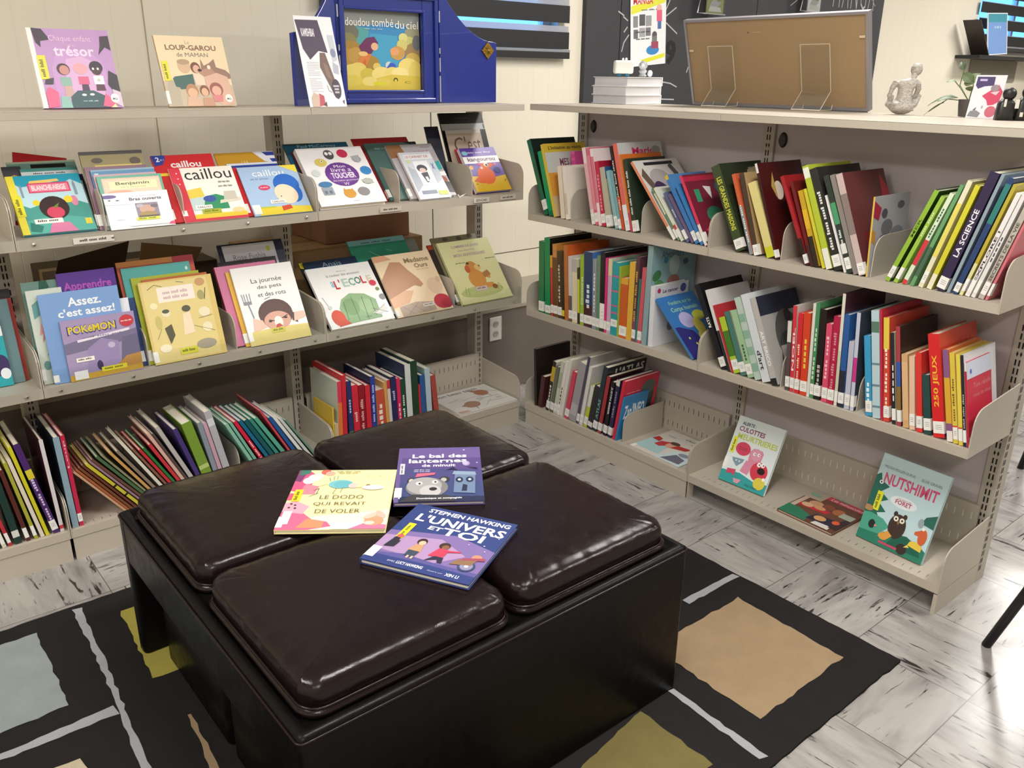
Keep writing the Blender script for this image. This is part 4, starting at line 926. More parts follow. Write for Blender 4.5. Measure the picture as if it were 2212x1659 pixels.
# dividers of the face-out shelves
def divat(row, z, u, v, zoom, label):
    ox, oy, sc_ = zoom
    p = at(ox+u/sc_, oy+v/sc_, 1, .022)
    bayr, x0 = (Cb, 0) if p.x > 0 else (B, -L)
    divider(row, z, bayr, p.x-x0, label)
divat('up', zu, 912, 800, PA, 'grey divider on the upper shelf between fairy tale and green bordered books')
divat('up', zu, 1585, 745, PA, 'grey divider on the upper shelf beside the red striped white book')
divat('up', zu, 1302, 498, PB, 'grey divider on the upper shelf beside the purple circle board book')
divat('up', zu, 1782, 440, PB, 'grey divider on the upper shelf beside the kangaroo book')
divat('mid', zm, 1280, 1000, PC, 'grey divider on the middle shelf beside the mustard leaf book')
divat('mid', zm, 2026, 850, PC, 'grey divider on the middle shelf beside the pink red spined book')
divat('mid', zm, 1664, 1182, PB, 'grey divider on the middle shelf beside the birthday bear book')
# ---- bay at the photo edge: two books cut by the frame
pocket(zm, PC, dict(BL=(-330, 1240), BR=(128, 1180), TL=(-480, 640), c='2aa6b0', t=.010, l='turquoise picture book cut by the photo edge, middle shelf', g=GM, tagw=False, design='r 0 .72 1 .86 f2f2f4; T .82 .79 .3 .08 3a3040 Jeanne; e .85 .3 .16 .16 3c2c60; e .9 .18 .1 .08 e8f0f4; p d8cc3a .4,.9 1,.92 1,1 .4,1; e .8 .55 .1 .05 1f7a8a'),
 [dict(TL=(-250, 440), TR=(60, 430), c='6a8a90', t=.006, l='grey blue book behind the turquoise book at the photo edge', g=GM),
  dict(TL=(-200, 350), TR=(75, 340), c='a0302c', t=.006, l='dark red book with a black top behind the turquoise book', g=GM, design='r 0 .9 1 1 1c1418')])
# ---- display books on the low shelf of the free-standing bookcase
def propped(BL, BR, TL, z, t, **k):
    p, q = at(*BL, 2, z), at(*BR, 2, z); p.z = q.z = z
    U = (q-p); bw = U.length; U.normalize()
    tl = on_plane(*TL, p, U); V = (tl-p); V -= U*V.dot(U); bh = V.length; V.normalize()
    Yv = V.cross(U)
    O = Vector((p.x, p.y, z+.0008+max(0, -Yv.z)*t))
    return frame(O, U, V), bw, bh, p, U, V, Yv
PI = lambda x, y: (1332+x/2.5136, 840+y/2.5136)
def stand(p, U, V, Yv, bw, label):
    z = ZR['base']+.0005
    r = tag(empty('book_stand', (p.x, p.y, z)), label, 'book stand', 'small stands behind the display books')
    mid = U*(bw/2); H = Vector((Yv.x, Yv.y, 0)).normalized()
    f = MB(); a = mid+Yv*.018+V*.09; b_ = mid+H*.105
    f.prism([tuple(a-U*.03), tuple(a+U*.03), tuple(b_+U*.03+Vector((0, 0, .001))), tuple(b_-U*.03+Vector((0, 0, .001)))], tuple(H*.002), m_met)
    f.build('prop_leg', r)
M4, bw, bh, *rest = propped(PI(550, 492), PI(793, 592), PI(672, 150), ZR['base'], .012)
book(M4, bw, bh, .012, 1, 'dfe9ea', 'white monster picture book with red badge propped on the low shelf', 'books displayed on the low end shelf', tagw=(.2, .36), sticker=(.04, .44, .13, .68, 'e4e43a', 'BD'), spine='e8eeee', design='''
p 35a0a0 0,0 1,0 1,.16 .7,.14 .4,.19 0,.16; T .26 .905 .30 .05 2e4a66 ALERTE :; T .36 .82 .56 .075 8a3a5e CULOTTES; T .53 .71 .86 .085 c2cf52 MEURTRIERES; e .30 .54 .16 .10 d24560; b .30 .555 .2 .018 7a2038 3; b .30 .525 .18 .018 7a2038 3
p d88aa4 .48,.30 .72,.34 .74,.56 .70,.60 .52,.60 .46,.54; e .60 .52 .11 .09 dc9ab0; e .56 .525 .03 .025 fbf4f4; e .65 .53 .03 .025 fbf4f4; e .57 .525 .01 .01 222222; e .66 .53 .01 .01 222222; p d88aa4 .38,.22 .55,.2 .6,.36 .44,.4
e .76 .30 .18 .14 d23a4e; e .80 .41 .04 .035 fbf4f4; e .72 .40 .04 .035 fbf4f4; e .81 .41 .012 .012 222222; e .73 .40 .012 .012 222222; e .80 .32 .08 .05 201418; e .84 .14 .12 .09 dccb4e; e .9 .22 .03 .025 fbf4f4
p 7d9aa8 .14,.38 .40,.40 .38,.35 .28,.27 .18,.33; e .24 .35 .015 .012 fbf4f4; e .31 .35 .015 .012 fbf4f4; p cf4a68 .12,.20 .30,.22 .30,.12 .22,.15 .12,.12; p d6a0b4 .30,.09 .48,.10 .42,.03 .34,.03; t .70 .06 .26 .035 2a6a70 Elise Gravel''')
stand(*rest, bw, 'metal prop behind the white monster book on the low shelf')
M4, bw, bh, *rest = propped(PI(1297, 800), PI(1648, 965), PI(1456, 353), ZR['base'], .012)
book(M4, bw, bh, .012, 1, 'c3dde4', 'pale blue forest picture book with large pink title propped on the low shelf', 'books displayed on the low end shelf', tagw=(.02, .14), sticker=(.10, .36, .19, .58, 'e4e43a', 'ALBUM'), design='''
t .30 .865 .46 .03 5a6a70 MELISSA MOLLEN DUPUIS; t .78 .86 .30 .03 5a6a70 ELISE GRAVEL; T .52 .74 .80 .13 d2547a NUTSHIMIT; e .50 .545 .20 .065 e8eef2; t .50 .575 .20 .022 8a5a70 UN BAIN DE; T .50 .54 .24 .05 b8446a FORET
p 2c6a5c 0,.2 .30,.22 .18,.34 .30,.38 .16,.46 .28,.52 .14,.58 .24,.66 .10,.70 .06,.78 0,.74; e .10 .68 .03 .022 f4f4f0; e .10 .68 .012 .01 222222; p 2c6a5c .82,.42 1,.40 1,.56 .86,.5; p 2f7f6a 0,0 1,0 1,.14 .85,.2 .7,.14 .5,.22 .3,.14 .15,.22 0,.18; p 4fa48c 0,.1 .3,.12 .42,.24 .3,.3 .1,.32 0,.3; p 226252 .45,.05 .95,.06 .9,.16 .7,.22 .55,.2
e .52 .28 .125 .14 42342f; e .45 .41 .03 .03 42342f; e .59 .41 .03 .03 42342f; e .475 .36 .036 .03 f0ead8; e .565 .36 .036 .03 f0ead8; e .475 .36 .014 .012 222222; e .565 .36 .014 .012 222222; p 9a7a4a .50,.34 .545,.34 .52,.30
e .90 .28 .06 .09 d0643a; p d0643a .78,.31 .88,.36 .88,.28 .78,.28; e .88 .37 .02 .02 f4eede; e .82 .42 .04 .05 9aa8ac; p e8c84a .74,.14 .94,.12 .94,.18 .84,.21 .76,.19; p dfa04a .30,.10 .42,.20 .50,.16 .44,.10; e .38 .12 .07 .04 dfa04a; e .17 .2 .05 .05 22302c; p e88a8a .21,.21 .26,.20 .21,.18; e .05 .36 .07 .035 b48a5a; e .68 .07 .075 .06 3a302c; p e8d86a .70,.10 .78,.12 .74,.14; r .34 .035 .62 .06 c84a6a''')
stand(*rest, bw, 'metal prop behind the forest book on the low shelf')
# flat books on the low shelves
def flatbook(BL, BR, TL, z, t, **k):
    M4, bw, bh = lying(BL, BR, TL, z+t+.0006, t); return M4, bw, bh
M4, bw, bh = flatbook(PI(872, 648), PI(1168, 785), PI(1085, 552), ZR['base'], .010)
book(M4, bw, bh, .010, 1, '7a4a38', 'colourful comic with a red title bar lying flat between the propped books', 'books displayed on the low end shelf', tagw=(.02, .2), design='''
r 0 0 1 1 6a4436; p c9b4a0 .02,.3 .1,.3 .1,1 .02,1; p b7a695 0,.7 .3,.72 .3,1 0,1; r .3 .86 1 1 c5364c; t .65 .93 .56 .09 f2e0e0 Les minuscules; p 2f7a5c 0,0 .5,0 .45,.22 .2,.3 0,.3; p 2c2a40 .45,.1 .9,.12 .8,.36 .5,.32; p c22f3c .1,.38 .6,.42 .62,.54 .1,.48; e .3 .6 .12 .1 c99a74; e .5 .64 .1 .1 8a4a3a; e .7 .62 .1 .1 b06a48; e .22 .48 .1 .07 d8b08c; e .42 .52 .1 .06 d29a72; p e0dcd4 .6,.02 .9,.02 .88,.14 .62,.12; e .62 .24 .1 .08 d8a068; p 3a2c30 .85,.1 1,.1 1,.5 .9,.5; e .86 .3 .06 .06 e0603a; p a8b0a0 .76,.5 .98,.5 .98,.66 .76,.66; p 3f9a9a .4,.98 .62,.98 .62,1 .4,1; e .12 .86 .1 .05 7fb09a''')
PM = lambda x, y: (1332+x/2.5136, 840+y/2.5136)
M4, bw, bh = flatbook(PM(95, 320), PM(365, 445), PM(352, 222), ZR['base'], .008); M4.translation.y += .03; M4.translation.x += .008; bw -= .004; bh = min(bh, .245)
book(M4, bw, bh, .008, 1, 'd9d4cc', 'pale picture book lying flat on the low shelf beside the grey divider', 'books displayed on the low end shelf', tagw=(.02, .12), design='''
p a9cdd0 0,.1 .5,.1 .4,.5 0,.6; p c9dde0 .5,0 1,0 1,.5 .6,.4; t .66 .88 .5 .07 3a3a3a clementine; t .7 .78 .2 .05 3a3a3a aime le; p c23a3e .18,.36 .3,.34 .4,.48 .34,.6 .2,.52; e .42 .5 .09 .1 d8a58c; e .42 .60 .09 .06 5a3a34; p b8302c .46,.42 .7,.5 .74,.62 .5,.58; e .72 .72 .04 .04 2c2424; e .82 .66 .04 .04 2c2424; p b8302c .02,.5 .18,.48 .16,.6 .04,.64; p 6a6a7c .6,.04 .95,.06 .92,.24 .7,.3; e .8 .36 .1 .06 8a8c9c; b .2 .78 .16 .03 888888 3''')
PE_ = lambda x, y: (620+x/3.814, 740+y/3.814)
M4, bw, bh = flatbook(PE_(1432, 596), PE_(1925, 458), PE_(1190, 425), ZL['base'], .009); bw = min(bw, .9-M4.translation.x); bh = min(bh, .246)
book(M4, bw, bh, .009, 1, 'dcdad6', 'wide white picture book with two brown birds lying flat on the bottom shelf', None, tagw=False, design='''
t .40 .87 .76 .15 3c3834 mon beau sapin; e .74 .66 .11 .14 a8755c 30; p a8755c .66,.7 .60,.86 .72,.8; e .36 .28 .13 .14 a8806c 20; p a8806c .26,.34 .18,.3 .26,.22; l 6a5a50 .01 .36,.16 .34,.04; l 6a5a50 .01 .78,.54 .80,.44; l 9a9a98 .006 .3,.5 .5,.56 .7,.5; l 9a9a98 .006 .46,.3 .66,.42 .9,.4; l 9a9a98 .006 .5,.1 .7,.3; l 9a9a98 .006 .86,.7 .98,.56; l 9a9a98 .006 .6,.24 .92,.2; l 9a9a98 .006 .1,.56 .3,.6; p c8a898 .02,.02 .2,.02 .16,.1 .02,.12; e .84 .3 .05 .04 c6c4c0; e .58 .44 .06 .04 c6c4c0''')
# ================================================================ books standing spine out
ORD = 'zeroth first second third fourth fifth sixth seventh eighth ninth tenth eleventh twelfth thirteenth fourteenth fifteenth sixteenth seventeenth eighteenth nineteenth twentieth twenty-first twenty-second twenty-third twenty-fourth twenty-fifth twenty-sixth twenty-seventh twenty-eighth twenty-ninth thirtieth thirty-first thirty-second thirty-third thirty-fourth thirty-fifth thirty-sixth thirty-seventh thirty-eighth thirty-ninth fortieth forty-first forty-second'.split()
def rect(p, z, t, a):
    c, s_ = math.cos(a), math.sin(a)
    return c, s_
def corners(p0, zs, t, h, a):
    V = (-math.sin(a), math.cos(a)); W = (math.cos(a), math.sin(a))
    z0 = zs+max(0.0, -t*W[1])
    A = (p0, z0); B = (p0+t*W[0], z0+t*W[1])
    return [A, B, (B[0]+h*V[0], B[1]+h*V[1]), (A[0]+h*V[0], A[1]+h*V[1])]
def hit(P, Q, eps=-.0009):
    for S in (P, Q):
        for i in range(4):
            ex, ey = S[(i+1) % 4][0]-S[i][0], S[(i+1) % 4][1]-S[i][1]
            l = math.hypot(ex, ey) or 1; nx, ny = -ey/l, ex/l
            a = [x*nx+y*ny for x, y in P]; b_ = [x*nx+y*ny for x, y in Q]
            if max(a) <= min(b_)+eps or max(b_) <= min(a)+eps: return False
    return True
TRY = sorted(((abs(s_)*900+abs(d_)*1.0+k_*2.2, s_, d_, 1-.14*k_) for s_ in [i*.001 for i in range(-6, 22)] for d_ in [j*.75 for j in range(-10, 11)] for k_ in (0, 1, 2, 3)), key=lambda q: q[0])
def row(side, zoom, zs, text, where, group, setback=.012, obstacles=(), lo=None, hi=None, prior=()):
    """side 'R': free-standing run (spines face -x), 'L': back-wall run (spines face -y)"""
    ox, oy, sc_ = zoom
    placed = [[(o-.002, zs), (o+.002, zs), (o+.002, zs+.125), (o-.002, zs+.125)] for o in obstacles]
    for o, w_ in ((lo, -.012), (hi, .012)):
        if o is not None: placed.append([(min(o, o+w_), zs), (max(o, o+w_), zs), (max(o, o+w_), zs+.128), (min(o, o+w_), zs+.128)])
    placed += list(prior)
    n = 0
    for line in text.strip().split('\n'):
        line = line.strip()
        if not line or line.startswith('#'): continue
        parts = [q.strip() for q in line.split('|')]
        nums = parts[0].split(); tlx, tly, blx, bly, wd = map(float, nums[:5]); hexc = nums[5]
        desc = parts[1]; o = dict(q.split('=', 1) for q in parts[2].split('~')) if len(parts) > 2 and parts[2] else {}
        o = {k.strip(): v.strip() for k, v in o.items()}
        back = float(o.get('sb', setback))
        ax, val = (0, XR+back) if side == 'R' else (1, back)
        f2 = (lambda P: (-P.y, P.z)) if side == 'R' else (lambda P: (P.x, P.z))
        q = lambda x, y: f2(at(ox+x/sc_, oy+y/sc_, ax, val))
        p0, _ = q(blx, bly); p1, z1 = q(tlx, tly); pb, _ = q(blx+wd, bly)
        a = math.atan2(p0-p1, z1-zs); h = math.hypot(p0-p1, z1-zs); t = max(.0035, (pb-p0)*math.cos(a))
        for cost, ds, da, kt in TRY:
            C4 = corners(p0+ds, zs+.0006, t*kt, h, a+R(da))
            if lo is not None and min(c[0] for c in C4[:2]) < lo: continue
            if hi is not None and max(c[0] for c in C4[:2]) > hi: continue
            if not any(hit(C4, Q) for Q in placed): break
        else:
            print('ROW no fit', where, desc)
        p0 += ds; a += R(da); t *= kt
        placed.append(C4)
        s_, c_ = math.sin(a), math.cos(a)
        dep = min(float(o.get('d', 0)) or min(.78*h, .235), DEP-.008-back)
        zz = zs+.0006
        if side == 'R':
            O = Vector((XR+back, -C4[1][0], C4[1][1])); V = Vector((0, s_, c_)); U = Vector((1, 0, 0)); sg = 1
        else:
            O = Vector((C4[0][0], back, C4[0][1])); V = Vector((-s_, 0, c_)); U = Vector((0, 1, 0)); sg = -1
        st = None
        if 't' in o:
            hh, tx = o['t'].split(':', 1)
            pos_, ln_ = (.55, .62)
            if tx.startswith('('):
                pl, tx = tx[1:].split(')', 1); pos_, ln_ = map(float, pl.split(','))
            st = [(pos_, ln_, .55, hh, tx)]
        bands = None
        if 'b' in o: bands = [(float(x.split(',')[0]), float(x.split(',')[1]), x.split(',')[2]) for x in o['b'].split()]
        n += 1
        lab = f"{desc}, {ORD[n]} {where}"
        book(frame(O, U, V), dep, h, t, sg, o.get('c', hexc), lab, group, spine=hexc if o.get('c') else None, tagw=False if 'n' in o else (tuple(map(float, o['g'].split(','))) if 'g' in o else True),
             stext=st, sbands=bands, pages=o.get('p', PAPER), design=o.get('A') and ARTS[o['A']])
    return placed
ARTS = {
 'yel': 'r 0 .88 1 1 d8b83a; T .5 .94 .8 .05 3a3020 L\'initiation au micro; r 0 .6 1 .88 c9ccc8; T .62 .74 .6 .1 7a3a5a MES AMIES; r 0 .28 1 .6 d8983c',
 'maria': 'T .62 .90 .62 .08 d02a6a Marion; e .85 .9 .1 .05 9a9a9c',
 'roo': 'r .2 .93 .85 .97 2a2630; e .40 .74 .22 .14 b8b0b0; e .72 .66 .16 .10 b8b0b0; p 6a5a50 .02,.8 .12,.9 .2,.7 .25,.55 .12,.6; e .30 .50 .18 .22 46305a; e .75 .56 .14 .12 46305a; p 5a5a5a .7,.9 .78,.95 .86,.8 .78,.75; e .5 .3 .18 .1 3a7ab0; t .34 .46 .14 .05 c8b8d8 Yoga',
 'shapes': 'r 0 .9 1 .97 b82a48; r .16 .6 .3 .78 3a9a72; p e8e4e2 .42,.82 .62,.8 .56,.62; e .5 .4 .22 .12 3f8f6c; e .86 .5 .1 .09 b8b0b0; p c8404a .1,.2 .5,.1 .4,.3; e .85 .78 .12 .08 4a6a6a',
 'garden': 'b .78 .92 .28 .03 c8c8c0 3; e .35 .72 .08 .1 b0803a; p c9b890 .55,.5 .9,.55 .9,.95 .6,.9; e .7 .75 .14 .1 8a6a4a; r .4 .2 .9 .45 2c3a4a',
 'cook': 'e .35 .7 .1 .1 e8d8c8; e .75 .66 .18 .16 2a1414; p c0a050 .2,.75 .28,.9 .3,.6; p d8d0c0 .5,.48 .9,.52 .88,.40 .5,.38',
 'splat': 'e .75 .86 .1 .05 6a6a70; e .4 .6 .16 .1 7a7a80; e .7 .5 .18 .1 8a8a90; e .5 .35 .2 .1 6a6a70; e .3 .45 .08 .06 4a4a52; p b8304a 0,.95 .2,.85 .15,.7 0,.75; p d89a3a 0,.6 .1,.55 .1,.4 0,.45; e .3 .78 .08 .06 5a5a62',
 'maroon': 'p c83a4a .85,.95 1,.8 1,.55 .8,.65; p 8a2a20 .2,.4 .9,.35 .9,.1 .2,.1; e .5 .5 .2 .08 6a3a34',
 'dark': 'e .6 .85 .2 .05 3a3a38; b .6 .9 .5 .03 5a5a58 3',
 'abc': 't .45 .90 .5 .08 2a5a70 Abécédaire; e .5 .78 .12 .10 b0c4c8; e .12 .70 .1 .05 3f7a4a 30; e .2 .60 .1 .05 4a8a52 -30; e .08 .52 .08 .05 2f6a3c 60; e .5 .62 .14 .06 a06a60; r 0 .0 1 .45 6a93a0; e .12 .2 .1 .08 4a5a4a; e .3 .14 .1 .06 9aa8a0; l 3f7a4a .015 .06,.2 .1,.75; e .3 .84 .05 .03 3a7a9a; e .75 .8 .06 .03 3a6a86',
 'cancer': 'T .46 .90 .46 .06 5a3a7a Le cancer; e .12 .92 .05 .04 b83a5a; e .84 .90 .09 .07 4a5aa0; r .08 0 1 .35 d8dade; e .5 .3 .1 .08 8a8a92',
 'body': 'T .5 .88 .6 .06 8ac0a0 Fenêtre sur le; T .52 .76 .72 .09 9ad0b0 Corps humain; e .40 .58 .18 .13 b9b4e0; e .76 .62 .16 .08 c8cc4a; e .62 .45 .12 .14 d8cc5a; p d8cc5a .5,.36 .78,.36 .95,.2 .95,.0 .55,.0 .4,.2; p b8604a .6,.3 .8,.3 .86,.08 .62,.06; p 32307a 0,0 .38,0 .5,.2 .4,.4 .1,.5 0,.5; e .2 .3 .02 .02 d8d84a; e .3 .2 .02 .02 d8d84a; e .88 .44 .02 .02 e0e0f0',
 'photo': 'r 0 .78 1 1 2c3040; e .55 .5 .3 .3 5a5a58; e .5 .4 .2 .15 3a3a38; p 4a4a46 .2,.1 .4,.6 .35,.1; p 4a4a46 .5,.1 .7,.65 .65,.1; e .62 .72 .08 .08 3a3432; r .3 .2 .65 .4 b0aca8',
 'cam': 'e .30 .62 .2 .26 4a4646; e .30 .62 .12 .16 1c1a1a; e .3 .62 .05 .07 6a6866; r .55 .7 .9 .8 5a5652',
 'atlas': 'T .58 .90 .74 .13 e2e0da L\'ATLAS; e .3 .5 .2 .1 2c3a40',
 'tibo': 'T .42 .85 .5 .09 c04a52 TIPPI; r 0 0 1 .3 2c1a1c',
 'head': 'e .70 .62 .22 .22 3c4a46; e .72 .80 .2 .12 5a6a64; p 2c3836 .5,.55 .6,.35 .9,.35 .9,.6; p 2c2a2c .4,.0 1,.0 1,.36 .62,.38; b .30 .78 .4 .02 f0d8dc 3; b .30 .72 .2 .02 f0d8dc 3',
 'zap': 'T .5 .6 .82 .42 e8f2fa Zap\'INFO; r .62 .05 .8 .2 1a3a6a',
 'cofee': 'b .62 .78 .4 .2 e08a70 3; p 2c2c6a 0,.0 .9,.25 .9,.36 0,.14; p d86a2c 0,.0 .3,.05 .3,.0',
 'redp': 'r .0 .80 1 1 c9cfe0; e .16 .88 .04 .03 4a6ab0; t .6 .70 .7 .06 e08a94 Tom rebelle; t .6 .58 .7 .06 e08a94 mots en objet; r 0 0 1 .12 c8c4bc',
 'log': 'e .3 .16 .16 .05 c89a72; e .65 .16 .16 .05 c89a72; e .5 .08 .16 .05 b98a62; e .5 .25 .14 .05 d0a57c; e .2 .08 .12 .04 4a3a2c',
 'kid': 'r 0 .8 1 1 2f5f9a; e .4 .7 .12 .06 d0a0a8; e .5 .3 .2 .12 6a8a7a; r .3 .05 .7 .12 8a7a6a',
 'orga': 'r 0 .9 1 1 d8742a; e .5 .6 .3 .2 e08a4a; b .5 .5 .5 .1 8a3a1a 3',
 'pool': 'p 3a6a8a 0,0 1,0 1,.5 0,.6; e .5 .8 .2 .1 d8c8a8; e .8 .3 .1 .1 b84a3a',
}
Z1, ZF, ZG, ZH, ZD_, ZE = (1120, 280, 4.608), (1500, 320, 3.1067), (1110, 480, 3.814), (1480, 560, 3.022), (0, 800, 3.16), (620, 740, 3.814)
def div_on(u, v, zoom, z, bayroot, y0, label):
    ox, oy, sc_ = zoom
    p = at(ox+u/sc_, oy+v/sc_, 0, XR+.022)
    divider('R', z, bayroot, (YR if bayroot is Dd else YR-L)-p.y, label)
    return -p.y
ur, mr_, br = ZR['up'], ZR['mid'], ZR['base']
D1 = div_on(522, 905, Z1, ur, Dd, 0, 'grey divider beside the pink spiral book on the upper shelf near the wall')
D2 = div_on(1220, 1020, Z1, ur, Dd, 0, 'grey divider beside the orange edged animal book on the upper shelf')
UD = "from the wall on the upper shelf"
PU = row('R', Z1, ur, '''
82 112 262 842 42 1f6a4c | green hardcover with black cover | c=18241f~g=.07,.2~d=.24
188 225 308 838 40 169a62 | bright emerald green book | n=1~b=.0,.08,1c6a4a
205 160 354 850 30 d9c04a | tall yellow topped friendship book | A=yel~c=c9b08a~n=1
385 365 425 862 38 e9dcc9 | cream book with cut logs on its cover | A=log~c=e6d4c2~n=1
435 370 478 862 26 efe6da | slim white book | n=1~b=.1,.5,d8c8b8
490 225 560 880 56 d85a9a | hot pink spiral notebook pair | n=1~b=0,.06,c8408a .1,.16,c8408a .2,.26,c8408a .3,.36,c8408a .4,.46,c8408a .5,.56,c8408a .6,.66,c8408a .7,.76,c8408a .8,.86,c8408a .9,.96,c8408a~c=c84a8c~d=.1~sb=.115
630 185 735 902 34 ecd6d6 | tall white and pink book | c=c9c4c2~b=.2,.8,e6b0b8~g=.01,.14
662 190 770 906 30 d9667c | rose pink striped book | b=.2,.9,e48a98
690 200 800 920 28 efdfe0 | pale pink thin book | b=.3,.9,d87a8e~n=1
725 330 832 940 40 c22c4c | crimson book with ornate lettering | t=e8a0a8:#2~c=b02440
790 385 880 955 52 b9b29c | pale book showing children on its cover | A=kid~c=b8b09c~g=.02,.2
870 415 965 985 34 8fb8be | light teal book |
900 420 1000 988 28 7aa8b0 | slim teal book | g=.02,.18
880 180 1035 985 30 2c201c | black book with orange foot | b=0,.4,c8502c~t=e8d8c8:#4~n=1
920 155 1070 990 46 e06a58 | coral spined girl name book | A=maria~c=c9c9c8~b=0,.3,e8e8ec
980 260 1120 1000 16 d8742c | orange book | n=1~b=.0,.25,c8386a~c=d8742c
1040 300 1145 992 40 2c3a2c | dark green book with white spine title | t=f0f0ea:#5~g=.01,.16
1115 335 1545 1085 34 e08a66 | orange edged book with animals and purple circle | A=roo~c=dedad6~g=.0,.16
1320 595 1592 1090 24 6a8a6a | moss green thin book | b=.5,.9,c8d0b8
1345 590 1622 1100 30 d9dccc | white book with leafy spine | b=.1,.3,c84a4a
1440 640 1680 1090 34 5a648a | slate blue book | t=e8e8f0:(.6,.2)#1
1480 660 1728 1092 34 6a5a7a | muted purple book | n=1
1455 470 1770 1085 40 3f78b8 | blue book with a yellow corner | b=.94,1,d8b83a~c=4a86c0
1560 560 1822 1092 36 3a7ab8 | medium blue book |
1600 470 1862 1100 34 d43a5c | raspberry red book showing green shapes | A=shapes~c=7a2438~b=0,.3,e8d8dc
''', UD, 'books on the upper shelf nearest the wall', obstacles=(D1, D2), lo=.018, hi=.924)
D3 = div_on(580, 740, ZF, ur, Eb, 0, 'grey divider between dark red books on the upper end shelf')
D4 = div_on(1185, 830, ZF, ur, Eb, 0, 'grey divider beside the lime green books on the upper end shelf')
UE = "in the end bay's upper row"
row('R', ZF, ur, '''
112 132 288 655 66 3a4a2a | dark green home book with yellow spine title | A=garden~c=2c3624~t=d8d84a:!LES GRANDES MAISONS~g=.03,.14
250 180 378 665 26 c8603a | rust and grey book | b=0,.6,8a8f94~t=f0ece4:(.4,.5)#3~n=1
300 175 405 690 36 4a3a2c | brown and cream book | c=b89a6c~g=.0,.13
358 240 492 705 58 ddd08a | pale yellow bottle spined book | b=0,.14,c8cc2c~n=1
392 110 545 705 30 3a1414 | dark red book with a white top | A=cook~c=4a1214~b=.9,1,e0dcd8~g=.02,.1
575 195 752 735 28 a02028 | deep red book | b=0,.3,2c1a18~g=.02,.12
640 230 785 760 24 6a1a1c | maroon book | n=1~b=0,.25,3a2420
690 290 805 780 34 c8a02a | black and yellow book | b=.5,.75,e0b42c .0,.4,2c2618~n=1
700 290 860 795 22 d0c83a | thin yellow book | n=1
668 150 888 795 46 b4c43a | lime green book with an eye | b=.0,.2,e8e8dc .88,.98,e8ece0~n=1
740 160 945 805 58 2a2c28 | black book with white capitals | A=dark~c=2c2a28~t=e8e8e4:(.5,.6)#4
850 330 1008 812 16 e4e2de | thin white book | n=1
842 200 1030 820 40 2f3a34 | black and green book with photos | b=.5,.72,4a9a6c .2,.3,e0e0dc~t=e8e8e4:(.36,.2)#2
880 195 1068 822 36 8a827c | taupe grey book | n=1
900 200 1110 822 52 c8b4b0 | grey pink book with maroon cover | A=maroon~c=6a3434~b=.4,.8,8a7a78~g=.01,.12
1150 330 1182 700 20 d9b84a | yellow edged grey splash book | A=splat~c=b8b8bc~n=1~d=.2
1612 290 1285 852 32 8fb83a | lime green nature book | t=4a6a20:(.6,.2)MER~c=2c4a24
1655 330 1340 865 28 9ac24a | leaf green book | t=e0f0c8:(.7,.3)#2
1715 310 1395 885 30 d9e8cc | mint and red book | b=.22,.5,d03a44 0,.05,d03a44~t=3a6a4a:(.7,.35)#2~n=1
1775 250 1450 890 26 6aa06a | sage green book | n=1~b=.1,.4,4a6a54
1835 225 1505 905 32 e4dfc0 | cream and yellow book | b=.3,.8,e2d66a
1885 255 1562 915 34 d2cc3a | bright yellow book | b=.0,.15,e8e4c8~n=1
1985 170 1620 920 64 33284a | purple book titled about science | t=f2f0f6:(.5,.4)LA SCIENCE~c=241c34~g=.02,.12
2062 180 1698 932 22 8fa0ac | silver blue book | n=1
2110 205 1735 935 38 2c4270 | dark blue and teal book | b=.62,.95,2f7a76~g=.02,.1
2140 250 1785 938 24 b9a83a | olive yellow book | b=0,.3,d9d4a0
2160 310 1822 952 32 e9e4e4 | white explorer book | t=3a3438:(.4,.5)EXPLORE !
2195 300 1862 962 28 e2dfde | white book with dark lettering | t=4a4448:(.5,.3)#1
2262 300 1910 968 40 b8b0a6 | grey secrets book | t=5a544c:(.45,.55)SECRETS DE LA VIE
2330 330 1975 975 18 d0707a | salmon pink book | 
''', UE, 'books on the upper end shelf', obstacles=(D3, D4), lo=.934, hi=1.838, prior=PU)
MD = "from the wall on the middle shelf"
